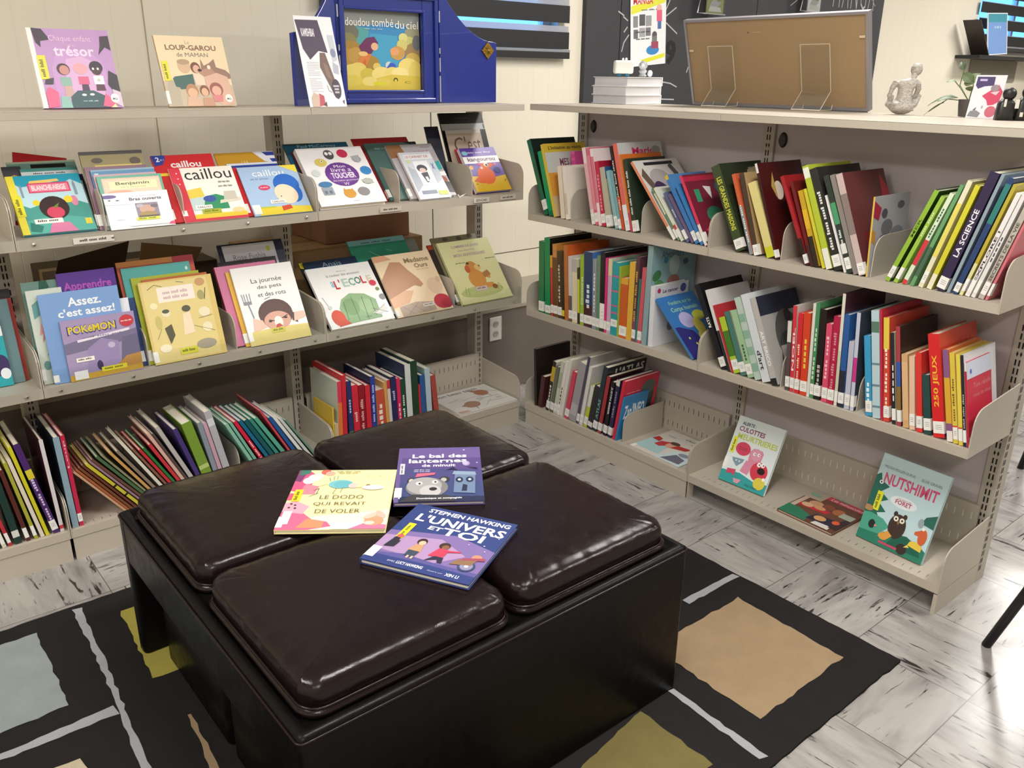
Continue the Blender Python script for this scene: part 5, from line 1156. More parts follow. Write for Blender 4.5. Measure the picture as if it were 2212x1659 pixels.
PM_ = row('R', ZG, mr_, '''
208 155 205 700 42 2f7a4c | green hardcover | c=2c5a44~g=.02,.16
252 128 258 712 44 1f8a54 | leafy bright green book | c=1a1a18~g=.02,.12
290 272 306 758 18 c83a3a | red and ochre slim book | b=.8,1,d8a03a~c=5a4a30
318 180 328 752 34 6a4a2c | brown book with orange top | b=.82,1,c88a4a~c=c08038
355 238 366 748 30 4a3a28 | dark brown book | t=d8d0b8:#2~c=6a5030
388 300 398 745 22 3a2c20 | near black brown book | n=1~b=.05,.15,d8c83a
405 192 422 760 30 b8703c | burnt orange book | c=d2602c~n=1
425 278 450 798 28 cfc9c6 | pale grey book | b=0,.4,6a5a50
465 300 478 802 40 dcd3b6 | cream book | b=.8,1,b8b4ac
498 372 517 806 20 3a3c20 | black and yellow book | b=.2,.8,c8cc4a~n=1
515 268 540 810 30 98b83c | lime book | t=e8f0d8:(.5,.4)Dinosaures
545 238 572 806 68 2a3f66 | dark blue book with sky cover | c=4a78b8~b=0,.3,4a2a30~t=dce4ec:(.45,.4)#1
645 302 645 818 30 8d979a | steel grey book | t=e8ecec:#2
675 272 676 842 26 6c8a6c | grey green book |
705 246 704 866 36 201f22 | black hardcover with white top line | c=18181a~b=.0,.3,2a2a2c~g=.04,.36
738 292 740 876 18 d8367c | magenta thin book |
760 296 758 872 30 c8a8c2 | lilac book | b=.78,1,d8d0a0~c=b8bcb0
790 322 790 880 52 2f9aa2 | turquoise book with pink dashes | b=.8,.82,d85a8a .6,.62,d85a8a .4,.42,d85a8a .3,.32,d85a8a~c=3aa8ac~g=.12,.22
846 360 845 886 14 9ab03a | thin lime green book | n=1
862 452 860 908 60 c8602a | orange book with a framed picture top | b=.9,1,d8a43a~g=.04,.2
925 322 924 910 42 dcae42 | golden yellow book | n=1
968 276 966 936 28 5a3a44 | plum book | t=d8b04a:#4~b=0,.3,7a4a5a
995 462 996 940 14 2f7a6a | thin green blue book | n=1
1012 366 1012 966 30 c85a66 | rose red book |
1045 182 1050 972 40 8aa4a8 | tall teal alphabet book with leaves | A=abc~c=86a8ae~n=1~d=.245
1104 522 1106 978 36 dcdce2 | white health book | A=cancer~c=dcdfe6~n=1~d=.185
1122 692 1470 1112 34 3f7ab8 | leaning blue human body book | A=body~c=3a78bc~n=1~d=.2
''', MD, 'books on the middle shelf nearest the wall', lo=.018, hi=.924)
D5 = div_on(618, 850, ZH, mr_, Eb, 0, 'grey divider beside the plant photo book on the middle end shelf')
D6 = div_on(1118, 980, ZH, mr_, Eb, 0, 'grey divider beside the light blue book on the middle end shelf')
ME = "in the end bay's middle row"
row('R', ZH, mr_, '''
60 172 240 700 40 1c1c24 | black hardcover | c=161518~t=f0f0f0:(.55,.12)RATS~g=.03,.14
130 205 282 715 22 d8d6d6 | white topped book | c=dcdada~b=0,.5,2a2a2c~n=1
150 310 296 735 14 b8343c | small red book | n=1
196 388 315 742 48 b0c83a | lime green camera book | b=.3,.75,4a7a2c~A=cam~c=2a2624
242 350 366 766 44 4a7a70 | deep teal book | c=d0a88a
282 342 412 770 44 9fc29a | mint green book | t=3a6a4a:(.4,.3)#1~c=a9c8a0
302 260 458 778 46 b8ccc0 | white and green patterned book | b=.1,.2,8ab09a .3,.4,8ab09a .5,.6,8ab09a .7,.8,8ab09a~n=1
362 235 506 800 58 d5dadf | pale art encyclopedia | t=3a3a40:(.25,.22)!d'art~n=1
398 265 570 812 44 b9b5b2 | grey craft book with plant photo cover | A=photo~c=b0adaa~t=f2f2f2:(.42,.4)!ART BRICO~b=.0,.08,2a2a2c~n=1
672 402 650 848 26 5a4a4c | grey and white slim book | b=.7,1,d8d4ce
708 304 682 852 26 cf3a44 | red dotted book with white top cover | c=cfcac4~t=f4e8e8:(.5,.5)NOEL
742 352 712 852 30 d02c34 | bright red book | t=f0d0b0:(.4,.5)#3
770 348 748 868 44 d4452a | orange red craft book | t=e8c84a:(.55,.45)#1~c=c85a30
812 284 794 838 18 dcd8cf | tall thin white book | n=1
842 284 818 832 24 4a8a5a | green book | t=d8e8d8:(.5,.6)#2
876 324 836 888 42 241c1a | black book with a white label | t=b8b0a8:(.3,.3)#1
918 420 888 916 36 d8506c | rose pink book | t=f0c0c8:(.6,.6)#2
966 370 926 918 42 b02444 | dark raspberry book | t=d88a9a:(.5,.7)#4
1022 224 972 930 20 dcd8ca | tallest slim cream book | c=4a2a38~b=.1,.5,c8c8b0
1042 360 996 942 36 2f5a9a | blue book | b=0,.4,2c2c38~c=3464a8
1072 535 1040 946 34 b8bccc | lavender grey book | c=8a94b8
1128 350 1084 952 34 c0c6d8 | pale blue book with a pink block | b=.3,.55,c8388a~c=3a4450
1168 500 1180 1008 42 3f9ac8 | sky blue book | t=e8f4fa:(.3,.4)#1
1206 335 1226 1018 52 b8d0d8 | pale aqua book with fish doodles | b=.1,.12,6a8a9a .3,.32,6a8a9a .5,.52,6a8a9a .8,.9,5a7a6a~n=1
1252 330 1282 1018 16 c02a44 | crimson hardcover | c=b8283c~n=1
1270 380 1300 1020 38 d04a3a | red and yellow book | b=.7,1,e2c84a~t=f4ecd8:(.4,.7)#3
1340 480 1362 1012 26 2c2a2e | black lettered book | t=e8e8e8:(.5,.5)#1~c=d8c8a0
1376 440 1392 1040 28 a8404a | red blue and ochre book | b=.4,.65,3a5aa8 .1,.4,8a6a3c~c=3a2a22
1412 620 1430 1052 40 d2a878 | tan book | b=.1,.9,dcb488~n=1
1462 635 1472 1068 36 e2c0a4 | beige pink book |
1496 610 1518 1082 40 d83a34 | tomato red book | b=.05,.12,e8e0d8
1546 755 1562 1122 50 2c4a48 | dark teal book | 
1548 490 1625 1142 80 d42a2e | thick red games book | t=f0b83a:(.55,.5)250 JEUX~c=d8503a~A=cofee
1680 592 1716 1160 40 8a5a8a | purple and orange book | b=.2,.7,d8a83a .0,.12,e8e4dc~c=d8722c~n=1
1716 612 1758 1166 34 d8c24a | yellow book | t=7a5a2a:(.5,.5)#3~b=.12,.2,d04a2a~c=e0b86a
1742 620 1788 1168 28 e2cc52 | pale yellow book | b=.12,.2,d04a2a
1772 625 1822 1160 22 2a2a32 | black spined book | t=c8c4c0:(.4,.4)#3~c=d8d8dc
1812 675 1848 1150 24 e2ded8 | white edged red book | A=redp~c=c42c44~n=1~d=.15~b=.0,.9,b8283c
''', ME, 'books on the middle end shelf', obstacles=(D5, D6), lo=.934, hi=1.838, prior=PM_)
D7 = div_on(900, 1690, ZG, br, Dd, 0, 'grey divider beside the red portrait book on the low shelf')
LD = "from the wall on the low shelf"
row('R', ZG, br, '''
165 1042 172 1472 18 2a2420 | tall black hardcover | c=241c18~d=.2~n=1
228 1268 198 1482 30 4a2224 | short dark red book | n=1
325 1150 262 1500 26 2a2a20 | black and yellow book | b=.6,.9,c8a82c~t=e8e8e0:(.4,.4)#1~c=c8c4bc
350 1190 296 1520 24 6a6c5a | olive book | 
392 1150 322 1588 24 c8cabc | white and green book | b=.5,.8,a8b49a
420 1145 348 1592 24 e4e0da | white book | t=5a5a58:(.4,.4)#1
446 1128 374 1592 24 dedad2 | cream book | n=1
486 1232 414 1588 30 d0445c | pink red book |
542 1160 452 1602 52 a09ca2 | grey book | c=c8c4c4~b=.1,.3,b8b4b8~n=1
590 1100 512 1610 20 4a4a60 | slate topped book | c=b8b4b0
618 1190 540 1612 24 dddad6 | tall white book | c=d0ccca
636 1350 572 1648 26 b8c43a | lime and white book | b=.5,1,d8d8d8
655 1340 604 1652 38 2c2a30 | black book | b=.05,.16,e0dcd8~c=3a3438~n=1
692 1168 645 1682 34 24343c | dark atlas hardcover | A=atlas~c=1c2428~t=8ab0a0:(.35,.3)ATLAS
735 1252 688 1700 28 4a2a26 | dark maroon book | A=tibo~c=3a1c1e~b=0,1,a03438
805 1315 732 1712 28 1c181c | black singer biography | t=f0eef0:(.65,.5)!JUSTIN BIEBER
850 1300 772 1718 28 2c2648 | navy and white book | b=.9,1,dcd6cc~t=9a94b4:(.6,.5)#2
900 1310 812 1722 22 cf2c44 | red book with a portrait head cover | A=head~c=d02c46~n=1~d=.2
938 1470 842 1724 14 2f80b8 | small blue news booklet | A=zap~c=2f80b8~n=1~d=.14
''', LD, 'books on the low shelf nearest the wall', obstacles=(D7,), lo=.018, hi=.924)
# small blue book in front of the red portrait book
p = at(1110+940/3.814, 480+1560/3.814, 0, XR+.030)
# ---- back wall run, bottom shelf
zb = ZL['base']
BA = "in the cropped bay's bottom row"
PA_ = row('L', ZD_, zb, '''
-260 830 -20 1235 34 2c3a2c | dark green book | 
-150 850 22 1225 30 d8d4c0 | white book | 
-110 860 62 1195 26 b8303a | red book |
-60 740 105 1185 50 1f3a34 | dark green bottle spined book | b=.1,.2,d8d8d4~n=1
-10 690 182 1160 30 5a2a24 | dark maroon book |
20 640 238 1148 26 a8a83c | olive yellow book |
35 620 282 1145 28 e0d4c4 | cream book | n=1
30 540 318 1140 26 d0c82a | bright yellow book | n=1
75 520 368 1112 46 4a2a6a | purple book with a yellow sticker | b=.62,.72,d8c83a~t=d8c8e8:(.4,.5)#3~c=3a1c2c
262 478 408 1070 28 d8d2d4 | white slim book | b=.03,.07,c83a4a~n=1~c=4a2030
''', BA, 'books on the bottom shelf at the photo edge', setback=.014, hi=-.921)
BB = "in the middle bay's bottom row"
PB_ = row('L', ZD_, zb, '''
318 476 494 1052 44 8aa4b4 | grey blue book | c=1c2c3c~n=1
368 462 542 1040 30 c22a4c | crimson book with white label | t=e8b8c4:(.8,.3)Loup~g=.05,.14
480 722 862 958 20 c89a7a | beige orange thin book | n=1~d=.2
492 716 880 945 20 a8603c | rust orange thin book | n=1~d=.2
505 705 905 930 22 7a4a30 | brown thin book | n=1~d=.2
520 695 935 915 20 6a3a2c | dark brown thin book | n=1~d=.2
560 680 965 898 28 c8bc3a | yellow book with black stripes | b=.3,.33,2a2820 .5,.53,2a2820~n=1~d=.2
590 655 1000 870 18 9a7a8a | mauve thin book | n=1~d=.2
610 630 1025 850 22 6a4a3c | chocolate thin book | n=1~d=.2
650 600 1046 835 24 4a6a48 | forest green book | n=1~d=.2
690 590 1072 822 16 8a8a6a | grey olive thin book | n=1~d=.2
740 570 1090 810 22 c89a5c | caramel book | n=1~d=.2
790 560 1122 802 24 8a7a6a | grey brown book | n=1~d=.2
840 525 1162 792 24 dcd8c8 | white spined book | n=1~d=.2
900 545 1200 775 18 8a5a4a | russet thin book | n=1~d=.2
945 550 1226 768 22 c8343c | scarlet book | n=1~d=.2
970 540 1248 755 20 2f7a3c | grass green book | n=1~d=.2
1010 515 1270 748 24 c83a44 | red book with pale top | n=1~d=.2
1000 440 1298 745 24 d8b0a0 | pink beige book | n=1~b=0,.05,2a2224~d=.2
1035 440 1325 742 18 5a4a48 | grey brown thin book | n=1~d=.2
1055 400 1342 738 30 b8b4b0 | silver grey book | n=1~d=.2
1180 410 1376 720 30 4a3a78 | violet book | n=1~d=.2
1235 375 1405 710 70 7a9a3a | wide olive green book | n=1~b=.3,.36,b8cc7a~d=.2
1345 365 1480 700 32 8a94a0 | blue grey book | n=1~d=.2
1360 380 1516 692 26 c8a0b0 | dusty pink book | n=1~d=.2
1370 300 1548 685 46 b4b4ba | tall silver plastic covered book | n=1~b=.8,.9,d8d8dc~d=.2
''', BB, 'leaning books on the middle bay bottom shelf', setback=.014, lo=-.909, prior=PA_)
p = at(0+1640/3.16, 800+665/3.16, 1, .022)
divider('L', zb, B, p.x+L, 'grey divider on the bottom shelf beside the mint green books')
BM = "in the mint pile, bottom row"
PM2 = row('L', ZD_, zb, '''
1505 400 1760 640 24 8ac0a8 | mint green thin book | n=1
1540 385 1790 628 20 7ab4a0 | sea green thin book | n=1
1578 372 1830 610 26 d02a44 | bright red book with white spine words | n=1~t=f4e0e4:(.4,.5)#3
1618 362 1872 600 26 1f6a8a | petrol blue book | n=1
1660 355 1905 590 30 1f5a60 | dark teal book | n=1
1690 350 1945 580 24 3a8a7a | jade thin book | n=1
1730 340 1985 572 28 5aa890 | aqua green book | n=1
1770 280 2025 565 14 c84a54 | coral edged thin book | n=1
1808 350 2050 562 26 2a5a9a | royal blue book | n=1
1850 330 2090 560 22 e0e0dc | white thin book | n=1
1900 340 2125 560 20 c8ccc8 | pale grey thin book | n=1
1945 345 2158 558 16 6a8a7a | grey green thin book | n=1
''', BM, 'mint and blue leaning books on the bottom shelf', setback=.014, obstacles=(p.x,), hi=-.006, prior=PB_)
BC = "in the bottom row under the theatre"
row('L', ZE, zb, '''
330 552 345 850 10 d8b83a | yellow book facing sideways | n=1~c=d8b43a~d=.15
340 690 360 835 32 c8b088 | small tan rounded book | n=1~d=.1
322 350 392 805 34 cf3a4c | red and orange patterned book | c=c8d0c4~b=.2,.7,d8743a~n=1
352 300 440 795 34 c82a38 | scarlet book | n=1
392 352 492 785 38 2a3464 | dark blue book | n=1~b=0,.25,3a7a4a~t=d0d0e0:(.65,.25)#1
445 385 540 772 50 cc2c3c | bright red book | n=1~t=f0c8c8:(.5,.2)#1
530 372 594 752 50 8f1c28 | deep red book with spine title | n=1~t=e8b0b0:(.5,.6)#3
590 372 648 728 40 d02c3c | cherry red book | n=1~c=a82430
622 302 690 716 38 2f3f9a | royal blue book | n=1~t=c8d0f0:(.6,.6)#4~c=1c2450
700 410 758 700 66 c8543c | brick orange pyjama book | n=1~t=f4e8dc:(.5,.7)#1~c=d8c0a8
772 340 828 688 24 d8a05a | orange and white thin book | n=1
800 320 850 682 24 d8cfc8 | white book with red top corner | n=1~b=.85,1,c8303a
812 300 872 672 44 2a2a5a | navy book | n=1~c=20204a~t=c8c8e0:(.7,.2)#1
860 312 914 660 30 d82a5c | hot pink book | n=1~t=f4d0dc:(.4,.5)#1
885 320 942 652 38 1f4a34 | dark green book with white title | n=1~t=e8f0e8:(.5,.5)#2
880 215 978 640 46 d8dcda | white hardcover | n=1~c=2a3a5a
930 185 1022 622 52 1f3f2c | tall dark green book | n=1~c=1c3424
1020 370 1078 596 14 c8303c | thin red book | n=1
1040 290 1096 605 36 2c5a9a | blue book with white label | n=1~c=24507c
1092 232 1160 596 42 b4cada | pale blue tall book | n=1~c=8aa8a4
1152 290 1222 580 40 a84a40 | russet red rounded book | n=1
''', BC, 'books on the bottom shelf under the theatre bay', setback=.014, lo=.007, hi=.905, prior=PM2)
# ================================================================ things on top of the bookcases
zt_l, zt_r = ZL['top']+.0006, ZR['top']+.0006
def faced(BL, BR, TL, y, zs, t):
    p = at(*BL, 1, y); p.z = zs; q = at(*BR, 1, y)
    bw = q.x-p.x; tl = at(*TL, 0, p.x); V = tl-p; V.x = 0; bh = V.length; V.normalize()
    Yv = V.cross(X1)
    return frame(Vector((p.x, p.y, zs+max(0, -Yv.z)*t)), X1, V), bw, bh, p, V, Yv
def wire_prop(p, V, Yv, bw, bh, t, z, label):
    r = tag(empty('book_stand', (p.x+bw/2, p.y, z)), label, 'book stand', 'small stands behind the books on the top shelf')
    f = MB(); a = Yv*(t+.0035)+V*(bh*.45)
    y0 = (Yv*(t+.0035)).y+.004
    f.tube([(-.03, y0, .003), (-.03, a.y+.002, a.z), (.03, a.y+.002, a.z), (.03, y0, .003)], .0022, M('8a857a', .3, .8), 6)
    f.tube([(-.03, y0, .003), (-.03, y0+.07, .003), (.03, y0+.07, .003), (.03, y0, .003)], .0022, M('8a857a', .3, .8), 6)
    f.build('wire_frame', r)
M4, bw, bh, *k_ = faced((93.7, 229), (267, 228), (54.4, 62), .10, zt_l, .012)
book(M4, bw, bh, .012, 1, 'b78ac0', 'mauve picture book with three children, standing on the top shelf', 'picture books standing on the top shelf', tagw=False, spine='f6eee6', sticker=(.055, .36, .155, .66, 'e6dc3a', 'ALBUM'), design='''
r 0 0 .06 1 f4ece8; p c79ad0 .2,0 .2,.5 .3,.7 .5,.74 .7,.72 .84,.6 .9,.3 .9,0; p d8aed8 .3,.1 .8,.1 .8,.55 .6,.66 .4,.62; p 3c2f3c .06,1 .18,.99 .26,.86 .14,.84 .13,.76 .08,.82; p 3c2f3c .88,.92 .99,.93 .99,.74 .92,.78 .82,.68 .86,.8; t .50 .87 .52 .09 f4c9ea Chaque enfant; t .50 .795 .08 .03 f4c9ea est un; T .52 .72 .50 .13 f6d6f0 trésor
e .34 .49 .08 .075 4a2c34; e .35 .48 .06 .06 c98a86; r .28 .28 .41 .39 8ab4a4; p c9a6a0 .30,.14 .42,.14 .40,.28 .31,.28; e .55 .5 .09 .07 f0a4b0; r .50 .30 .63 .40 d8628a; p 4a3450 .52,.17 .62,.17 .61,.3 .53,.3; e .75 .52 .085 .08 2f2230; e .75 .47 .06 .05 4a2c34; r .69 .30 .82 .41 f2ecf2; e .755 .355 .02 .018 c9c0b0; p 5a3048 .70,.22 .82,.22 .81,.3 .71,.3; e .71 .50 .014 .016 f4f0f0; e .77 .50 .014 .016 f4f0f0
p 33555c .36,0 .84,0 .82,.14 .66,.22 .46,.22 .36,.14; e .53 .165 .03 .015 f0f0ee; e .63 .17 .03 .015 f0f0ee; p 2f2a34 .9,.48 1,.42 1,.1 .92,.2 .86,.3; p d8c6d8 .9,.24 1,.2 1,0 .9,.06; p e8628a .07,0 .2,.02 .22,.2 .12,.27 .07,.2; p 8fc0b4 .22,.0 .36,.0 .34,.14 .24,.15; p e8628a .74,.02 .9,.0 .92,.08 .8,.18; e .91 .12 .055 .06 f6f2f2; T .91 .11 .06 .03 2a2428 MQ; p 3a303c .08,.30 .18,.30 .20,.38 .1,.36; b .6 .085 .2 .02 b8d0d0 3; p efe0a0 .84,.0 .92,.0 .9,.05''')
wire_prop(k_[0], k_[1], k_[2], bw, bh, .012, zt_l, 'wire stand behind the mauve three children book')
M4, bw, bh, *k_ = faced((366, 228), (512, 227), (330, 78), .11, zt_l, .010)
book(M4, bw, bh, .010, 1, 'ecd9b4', 'cream picture book with a family hugging a wolf, standing on the top shelf', 'picture books standing on the top shelf', tagw=(.04, .22), spine='c9ab7c', sticker=(.03, .36, .11, .64, 'e6e03a', 'ALBUM'), design='''
t .46 .91 .06 .05 b0a08c Le; T .50 .835 .74 .075 8a6a5a LOUP-GAROU; t .50 .735 .46 .06 8a8078 de MAMAN; p c9b8a0 0,0 1,0 1,.3 .6,.4 0,.36; p b9ae9a .04,.0 .2,.0 .2,.3 .1,.4 .04,.3; e .34 .57 .09 .10 d6b494; e .34 .63 .09 .04 b89a7c; p 4a6a66 .16,.42 .44,.46 .44,.26 .22,.24; p 4a6a66 .14,.4 .22,.42 .24,.26 .16,.28; e .50 .55 .07 .08 7a5040; e .51 .53 .05 .06 dbae98; p e6d2bc .44,.46 .6,.44 .6,.3 .46,.3
p 9c7a6c .60,.68 .63,.58 .72,.62 .80,.68 .81,.56 .94,.52 1,.46 1,.40 .7,.38 .58,.5; p b8907c .52,.50 .72,.56 .80,.46 .62,.40; p dcb4a0 .6,.42 .8,.48 .95,.42 .98,.04 .8,0 .62,.2; e .70 .56 .025 .03 f0e6d0; e .555 .515 .03 .02 3a2c2c; e .38 .22 .09 .10 b98a6c; e .38 .19 .07 .07 e0b494; e .56 .22 .07 .08 8a5a48; e .56 .20 .05 .06 e0b494; e .74 .24 .10 .10 a0645a; e .74 .22 .07 .07 e4b09c; p d88a8a .66,.16 .82,.16 .8,.06 .68,.06; p d8b49a .26,0 .5,0 .48,.12 .3,.14; p c99a80 .5,0 .68,.0 .66,.12 .52,.12; e .90 .11 .055 .06 f4efe8; T .90 .10 .06 .03 2a2428 MQ''')
wire_prop(k_[0], k_[1], k_[2], bw, bh, .010, zt_l, 'wire stand behind the cream wolf family book')
# ---- kamishibai theatre
m_blue = M('1c2f86', .28, coat=.4); m_bluei = M('18276e', .35)
FY, FX0, FX1, FZ0, FZ1 = .212, .23, .656, zt_l, 1.73
th = tag(empty('paper_theatre', ((FX0+FX1)/2, FY, zt_l)), 'glossy blue wooden story theatre with open doors on the top shelf', 'story theatre')
cx_, hw = (FX0+FX1)/2, (FX1-FX0)/2
W0, W1_, Z0_, Z1_ = .256-cx_, .585-cx_, 1.397-zt_l, 1.666-zt_l
H = FZ1-zt_l
f = MB()
def fbox(a, b_): f.box(a, b_, m_blue)
fbox((-hw, 0, 0), (W0, .018, H)); fbox((W1_, 0, 0), (hw, .018, H)); fbox((W0, 0, 0), (W1_, .018, Z0_)); fbox((W0, 0, Z1_), (W1_, .018, H))
o = f.build('front_frame', th, bevel=.003)
for ins, y0, wdt in ((.004, -.010, .016), (.026, -.006, .010)):
    f = MB()
    a0, a1, b0, b1 = -hw+ins, hw-ins, ins, H-ins
    if ins > .02: a0, a1, b0, b1 = W0-wdt, W1_+wdt, Z0_-wdt, Z1_+wdt
    fbox((a0, y0, b0), (a0+wdt, 0, b1)); fbox((a1-wdt, y0, b0), (a1, 0, b1)); fbox((a0+wdt, y0, b0), (a1-wdt, 0, b0+wdt)); fbox((a0+wdt, y0, b1-wdt), (a1-wdt, 0, b1))
    f.build('moulding', o, bevel=.0035)
f = MB(); f.box((-hw, .018, 0), (-hw+.012, .093, H), m_bluei); f.box((hw-.012, .018, 0), (hw, .093, H), m_bluei); f.box((-hw+.012, .018, 0), (hw-.012, .093, .012), m_bluei); f.box((-hw+.012, .018, H-.012), (hw-.012, .093, H), m_bluei); f.box((-hw+.012, .086, .012), (hw-.012, .093, H-.012), m_bluei); f.build('case', th)
def door(name, side, ang):
    wd_, hh_ = .268, H
    lo_ = 1.573-zt_l
    P = [(0, 0), (wd_, 0), (wd_, lo_)] + [(wd_-.012-(wd_-.02)*(1-math.cos(R(90*k/10))), lo_+(hh_-lo_)*math.sin(R(90*k/10))) for k in range(11)] + [(0, hh_)]
    P = [(0, 0), (wd_, 0), (wd_, lo_), (wd_-.02, lo_+.004)] + [(wd_-.02-(wd_-.045)*k/10, lo_+.004+(hh_-lo_-.004)*(k/10)**1.9) for k in range(1, 11)] + [(0, hh_)]
    d_ = empty('hinge_pivot', (side*(hw+.004), -.002, 0)); 
    f = MB(); ca, sa = math.cos(ang), math.sin(ang)
    T = lambda x, y: (side*(hw+.004)+side*x*ca+side*0, -.002-x*sa+y, 0)
    pts = [(side*(hw+.004)+side*x*ca, -.002-x*sa, z+.001) for x, z in P]
    bpy.data.objects.remove(d_)
    f.prism(pts, (side*sa*.012, .012*ca, 0), m_blue)
    return f.build('door', th, bevel=.002), ca, sa
dr, ca, sa = door('door', 1, R(3)); dl, cl, sl = door('door', -1, R(29))
dl['label'] = 'door folded forward behind the leaflet'
f = MB()
c0 = (hw+.004+.224*ca, -.002-.224*sa-.0015, 1.545-zt_l)
P = []
for i in range(48):
    t = 2*math.pi*i/48; k = abs(math.cos(t))+abs(math.sin(t)); r_ = .030/k*(1+.07*math.cos(16*t))
    P.append((c0[0]+r_*math.cos(t), c0[1], c0[2]+r_*1.08*math.sin(t)))
gold = M('b08c3c', .3, .9)
f.prism(P, (0, -.003, 0), gold)
for i in range(8):
    t = 2*math.pi*i/8; f.tube([(c0[0], c0[1]-.004, c0[2]), (c0[0]+.017*math.cos(t), c0[1]-.0035, c0[2]+.017*math.sin(t))], [.003, .0012], M('7a5c22', .4, .8), 6)
f.blob((c0[0], c0[1]-.004, c0[2]), (.005, .003, .005), gold, 10); f.build('gold_ornament', dr)
for sd in (-1, 1):
    f = MB(); pale = M('cfd2dc', .3, .5); f.tube([(sd*(hw+.0025), -.006, .005), (sd*(hw+.0025), -.006, .33)], .0012, m_blue, 6)
    for z0, z1 in ((.005, .10), (.115, .165), (.18, .20), (.29, .33)): f.tube([(sd*(hw+.0025), -.006, z0), (sd*(hw+.0025), -.006, z1)], .0026, pale, 8)
    f.build('hinge', th)
f = MB(); pw, ph = W1_-W0-.001, Z1_-Z0_-.001
f.box((0, 0, 0), (pw, .003, ph), M('bcae9a', .4))
pic = tag(f.build('story_card'), 'picture card of a child among yellow clouds inside the blue theatre', 'picture card')
pic.matrix_world = Matrix.Translation((cx_+W0+.0005, FY+.022, zt_l+.0125)) @ Matrix.Diagonal((1, 1, 1, 1))
pic.location.z = zt_l+.0125
f = MB(); S = (Z0_-.0125)/ph
ph2 = Z1_-.0125+.012
f2 = MB(); f2.box((0, 0, 0), (pw, .003, ph2), M('bcae9a', .4)); pic.data = f2.build('tmp').data; bpy.data.objects.remove(bpy.data.objects['tmp'])
art(f, '''
r 0 0 1 1 8e9490; p 3a8ac0 .12,.2 .9,.2 .95,.8 .6,.86 .2,.8; p 46a0c8 .3,.3 .75,.3 .7,.7 .35,.72; p 55a0a4 .12,.5 .3,.5 .34,.78 .16,.8; e .10 .72 .11 .10 6f7060; e .06 .62 .12 .1 8a8454; e .1 .5 .14 .12 a8843c; e .06 .42 .12 .1 b8903a; e .16 .44 .1 .1 c0984a; e .9 .72 .1 .12 9a9a7c; e .86 .6 .1 .1 c8c478; e .92 .5 .12 .12 a08458; e .78 .68 .06 .06 d8d488; e .76 .58 .07 .08 cfc878; e .70 .48 .1 .09 c89a50; e .66 .50 .06 .05 e0a070; e .9 .4 .1 .09 d0b058; e .96 .62 .06 .1 6a6e70; e .34 .34 .12 .1 a8843c
p 6a2c5a .20,.55 .30,.66 .40,.68 .45,.60 .38,.50 .34,.44 .24,.46; e .40 .555 .045 .05 e6b48c -20; p d8803c .18,.28 .28,.30 .36,.46 .26,.46 .20,.40; e .25 .46 .06 .03 e8c078; p c86a38 .2,.3 .28,.3 .28,.4; e .58 .32 .05 .05 c8d8d8; p 3a5ac0 .54,.28 .68,.26 .66,.34 .6,.36; e .42 .30 .05 .05 ddc468; e .18 .28 .1 .07 e0cc70
p dcc45c 0,.1 1,.1 1,.34 .9,.36 .8,.34 .7,.26 .5,.24 .3,.22 .1,.26 0,.28; e .12 .24 .14 .09 e4d070; e .3 .2 .1 .08 d0bc4c; e .48 .2 .13 .1 ecd884; e .62 .22 .1 .08 e8d478; e .84 .30 .14 .12 ead67c; e .94 .22 .1 .16 e4cc68; e .72 .2 .12 .1 f0de94; p d8c04c 0,0 1,0 1,.18 .6,.2 .3,.12 0,.2; e .1 .12 .12 .07 dcc858; e .32 .11 .1 .06 e8d67c; e .5 .1 .1 .05 dcc85c; r .37 .06 .52 .10 d8d42a; e .66 .13 .03 .03 4a4430; e .66 .12 .018 .022 e0cc60; t .82 .10 .08 .03 8a7c3c C
T .14 .865 .01 .01 8e9490 .; t .19 .855 .30 .10 f6f4ee doudou; t .51 .86 .28 .105 f6f4ee tombé; t .73 .845 .12 .10 f6f4ee du; t .90 .845 .16 .10 f6f4ee ciel; b .4 .775 .24 .014 c8d8dc 3'''.replace('p 6a2c5a', 'p 6a2c5a'), pw, ph2-.012-.0)
prn = f.build('card_print', pic); prn.location = (0, 0, Z0_-.0125); prn.scale = (1, 1, (Z1_-Z0_)/(ph2-.012))
# ---- leaflet
M4, bw, bh, *k_ = faced((670.3, 229.8), (749.6, 223.4), (632, 33), .010, zt_l, .0012)
r = tag(empty('leaflet', mat=M4), 'tall white leaflet with a purple corner leaning on the blue theatre', 'leaflet')
f = MB(); f.box((0, 0, 0), (bw, .0012, bh), M('f0eef2', .4)); sh = f.build('paper', r)
f = MB(); art(f, '''
p 54485c .02,.955 .62,.96 .74,.60 .5,.62 .24,.52 .10,.64; T .30 .82 .34 .09 efe8f4 KAMISHIBAI; p 7a645c .52,.60 .66,.60 .80,.30 .82,.08 .74,.10 .56,.32 .46,.44; p 8f786e .56,.5 .66,.46 .72,.3 .6,.34; p c9cfda .8,.8 .96,.8 .96,.52 .84,.5; e .88 .6 .07 .05 8a94b0; p b8bccc .82,.5 .96,.46 .94,.36 .8,.38; e .80 .20 .12 .11 4c4450; r .72 .22 .88 .24 c8c0cc; r .74 .185 .86 .205 c8c0cc; r .74 .15 .86 .17 c8c0cc; p c05a68 .22,.0 .42,.02 .42,.12 .3,.15; p d0b8a8 .08,.0 .26,.0 .3,.13 .16,.16 .08,.1; p 5a4a48 .36,.02 .46,.0 .46,.06; l 5a5058 .01 .56,.24 .58,.18 .66,.16; p 6a6068 .9,.06 .96,.08 .94,.02''', bw, bh)
for k in range(19):
    z = .49-.018*k
    if k in (9,): continue
    art(f, f'r .12 {z:.3f} {.44-.0*(k%3) if k%6 != 5 else .3} {z+.005:.3f} b8b4bc', bw, bh)
f.build('leaflet_print', sh)
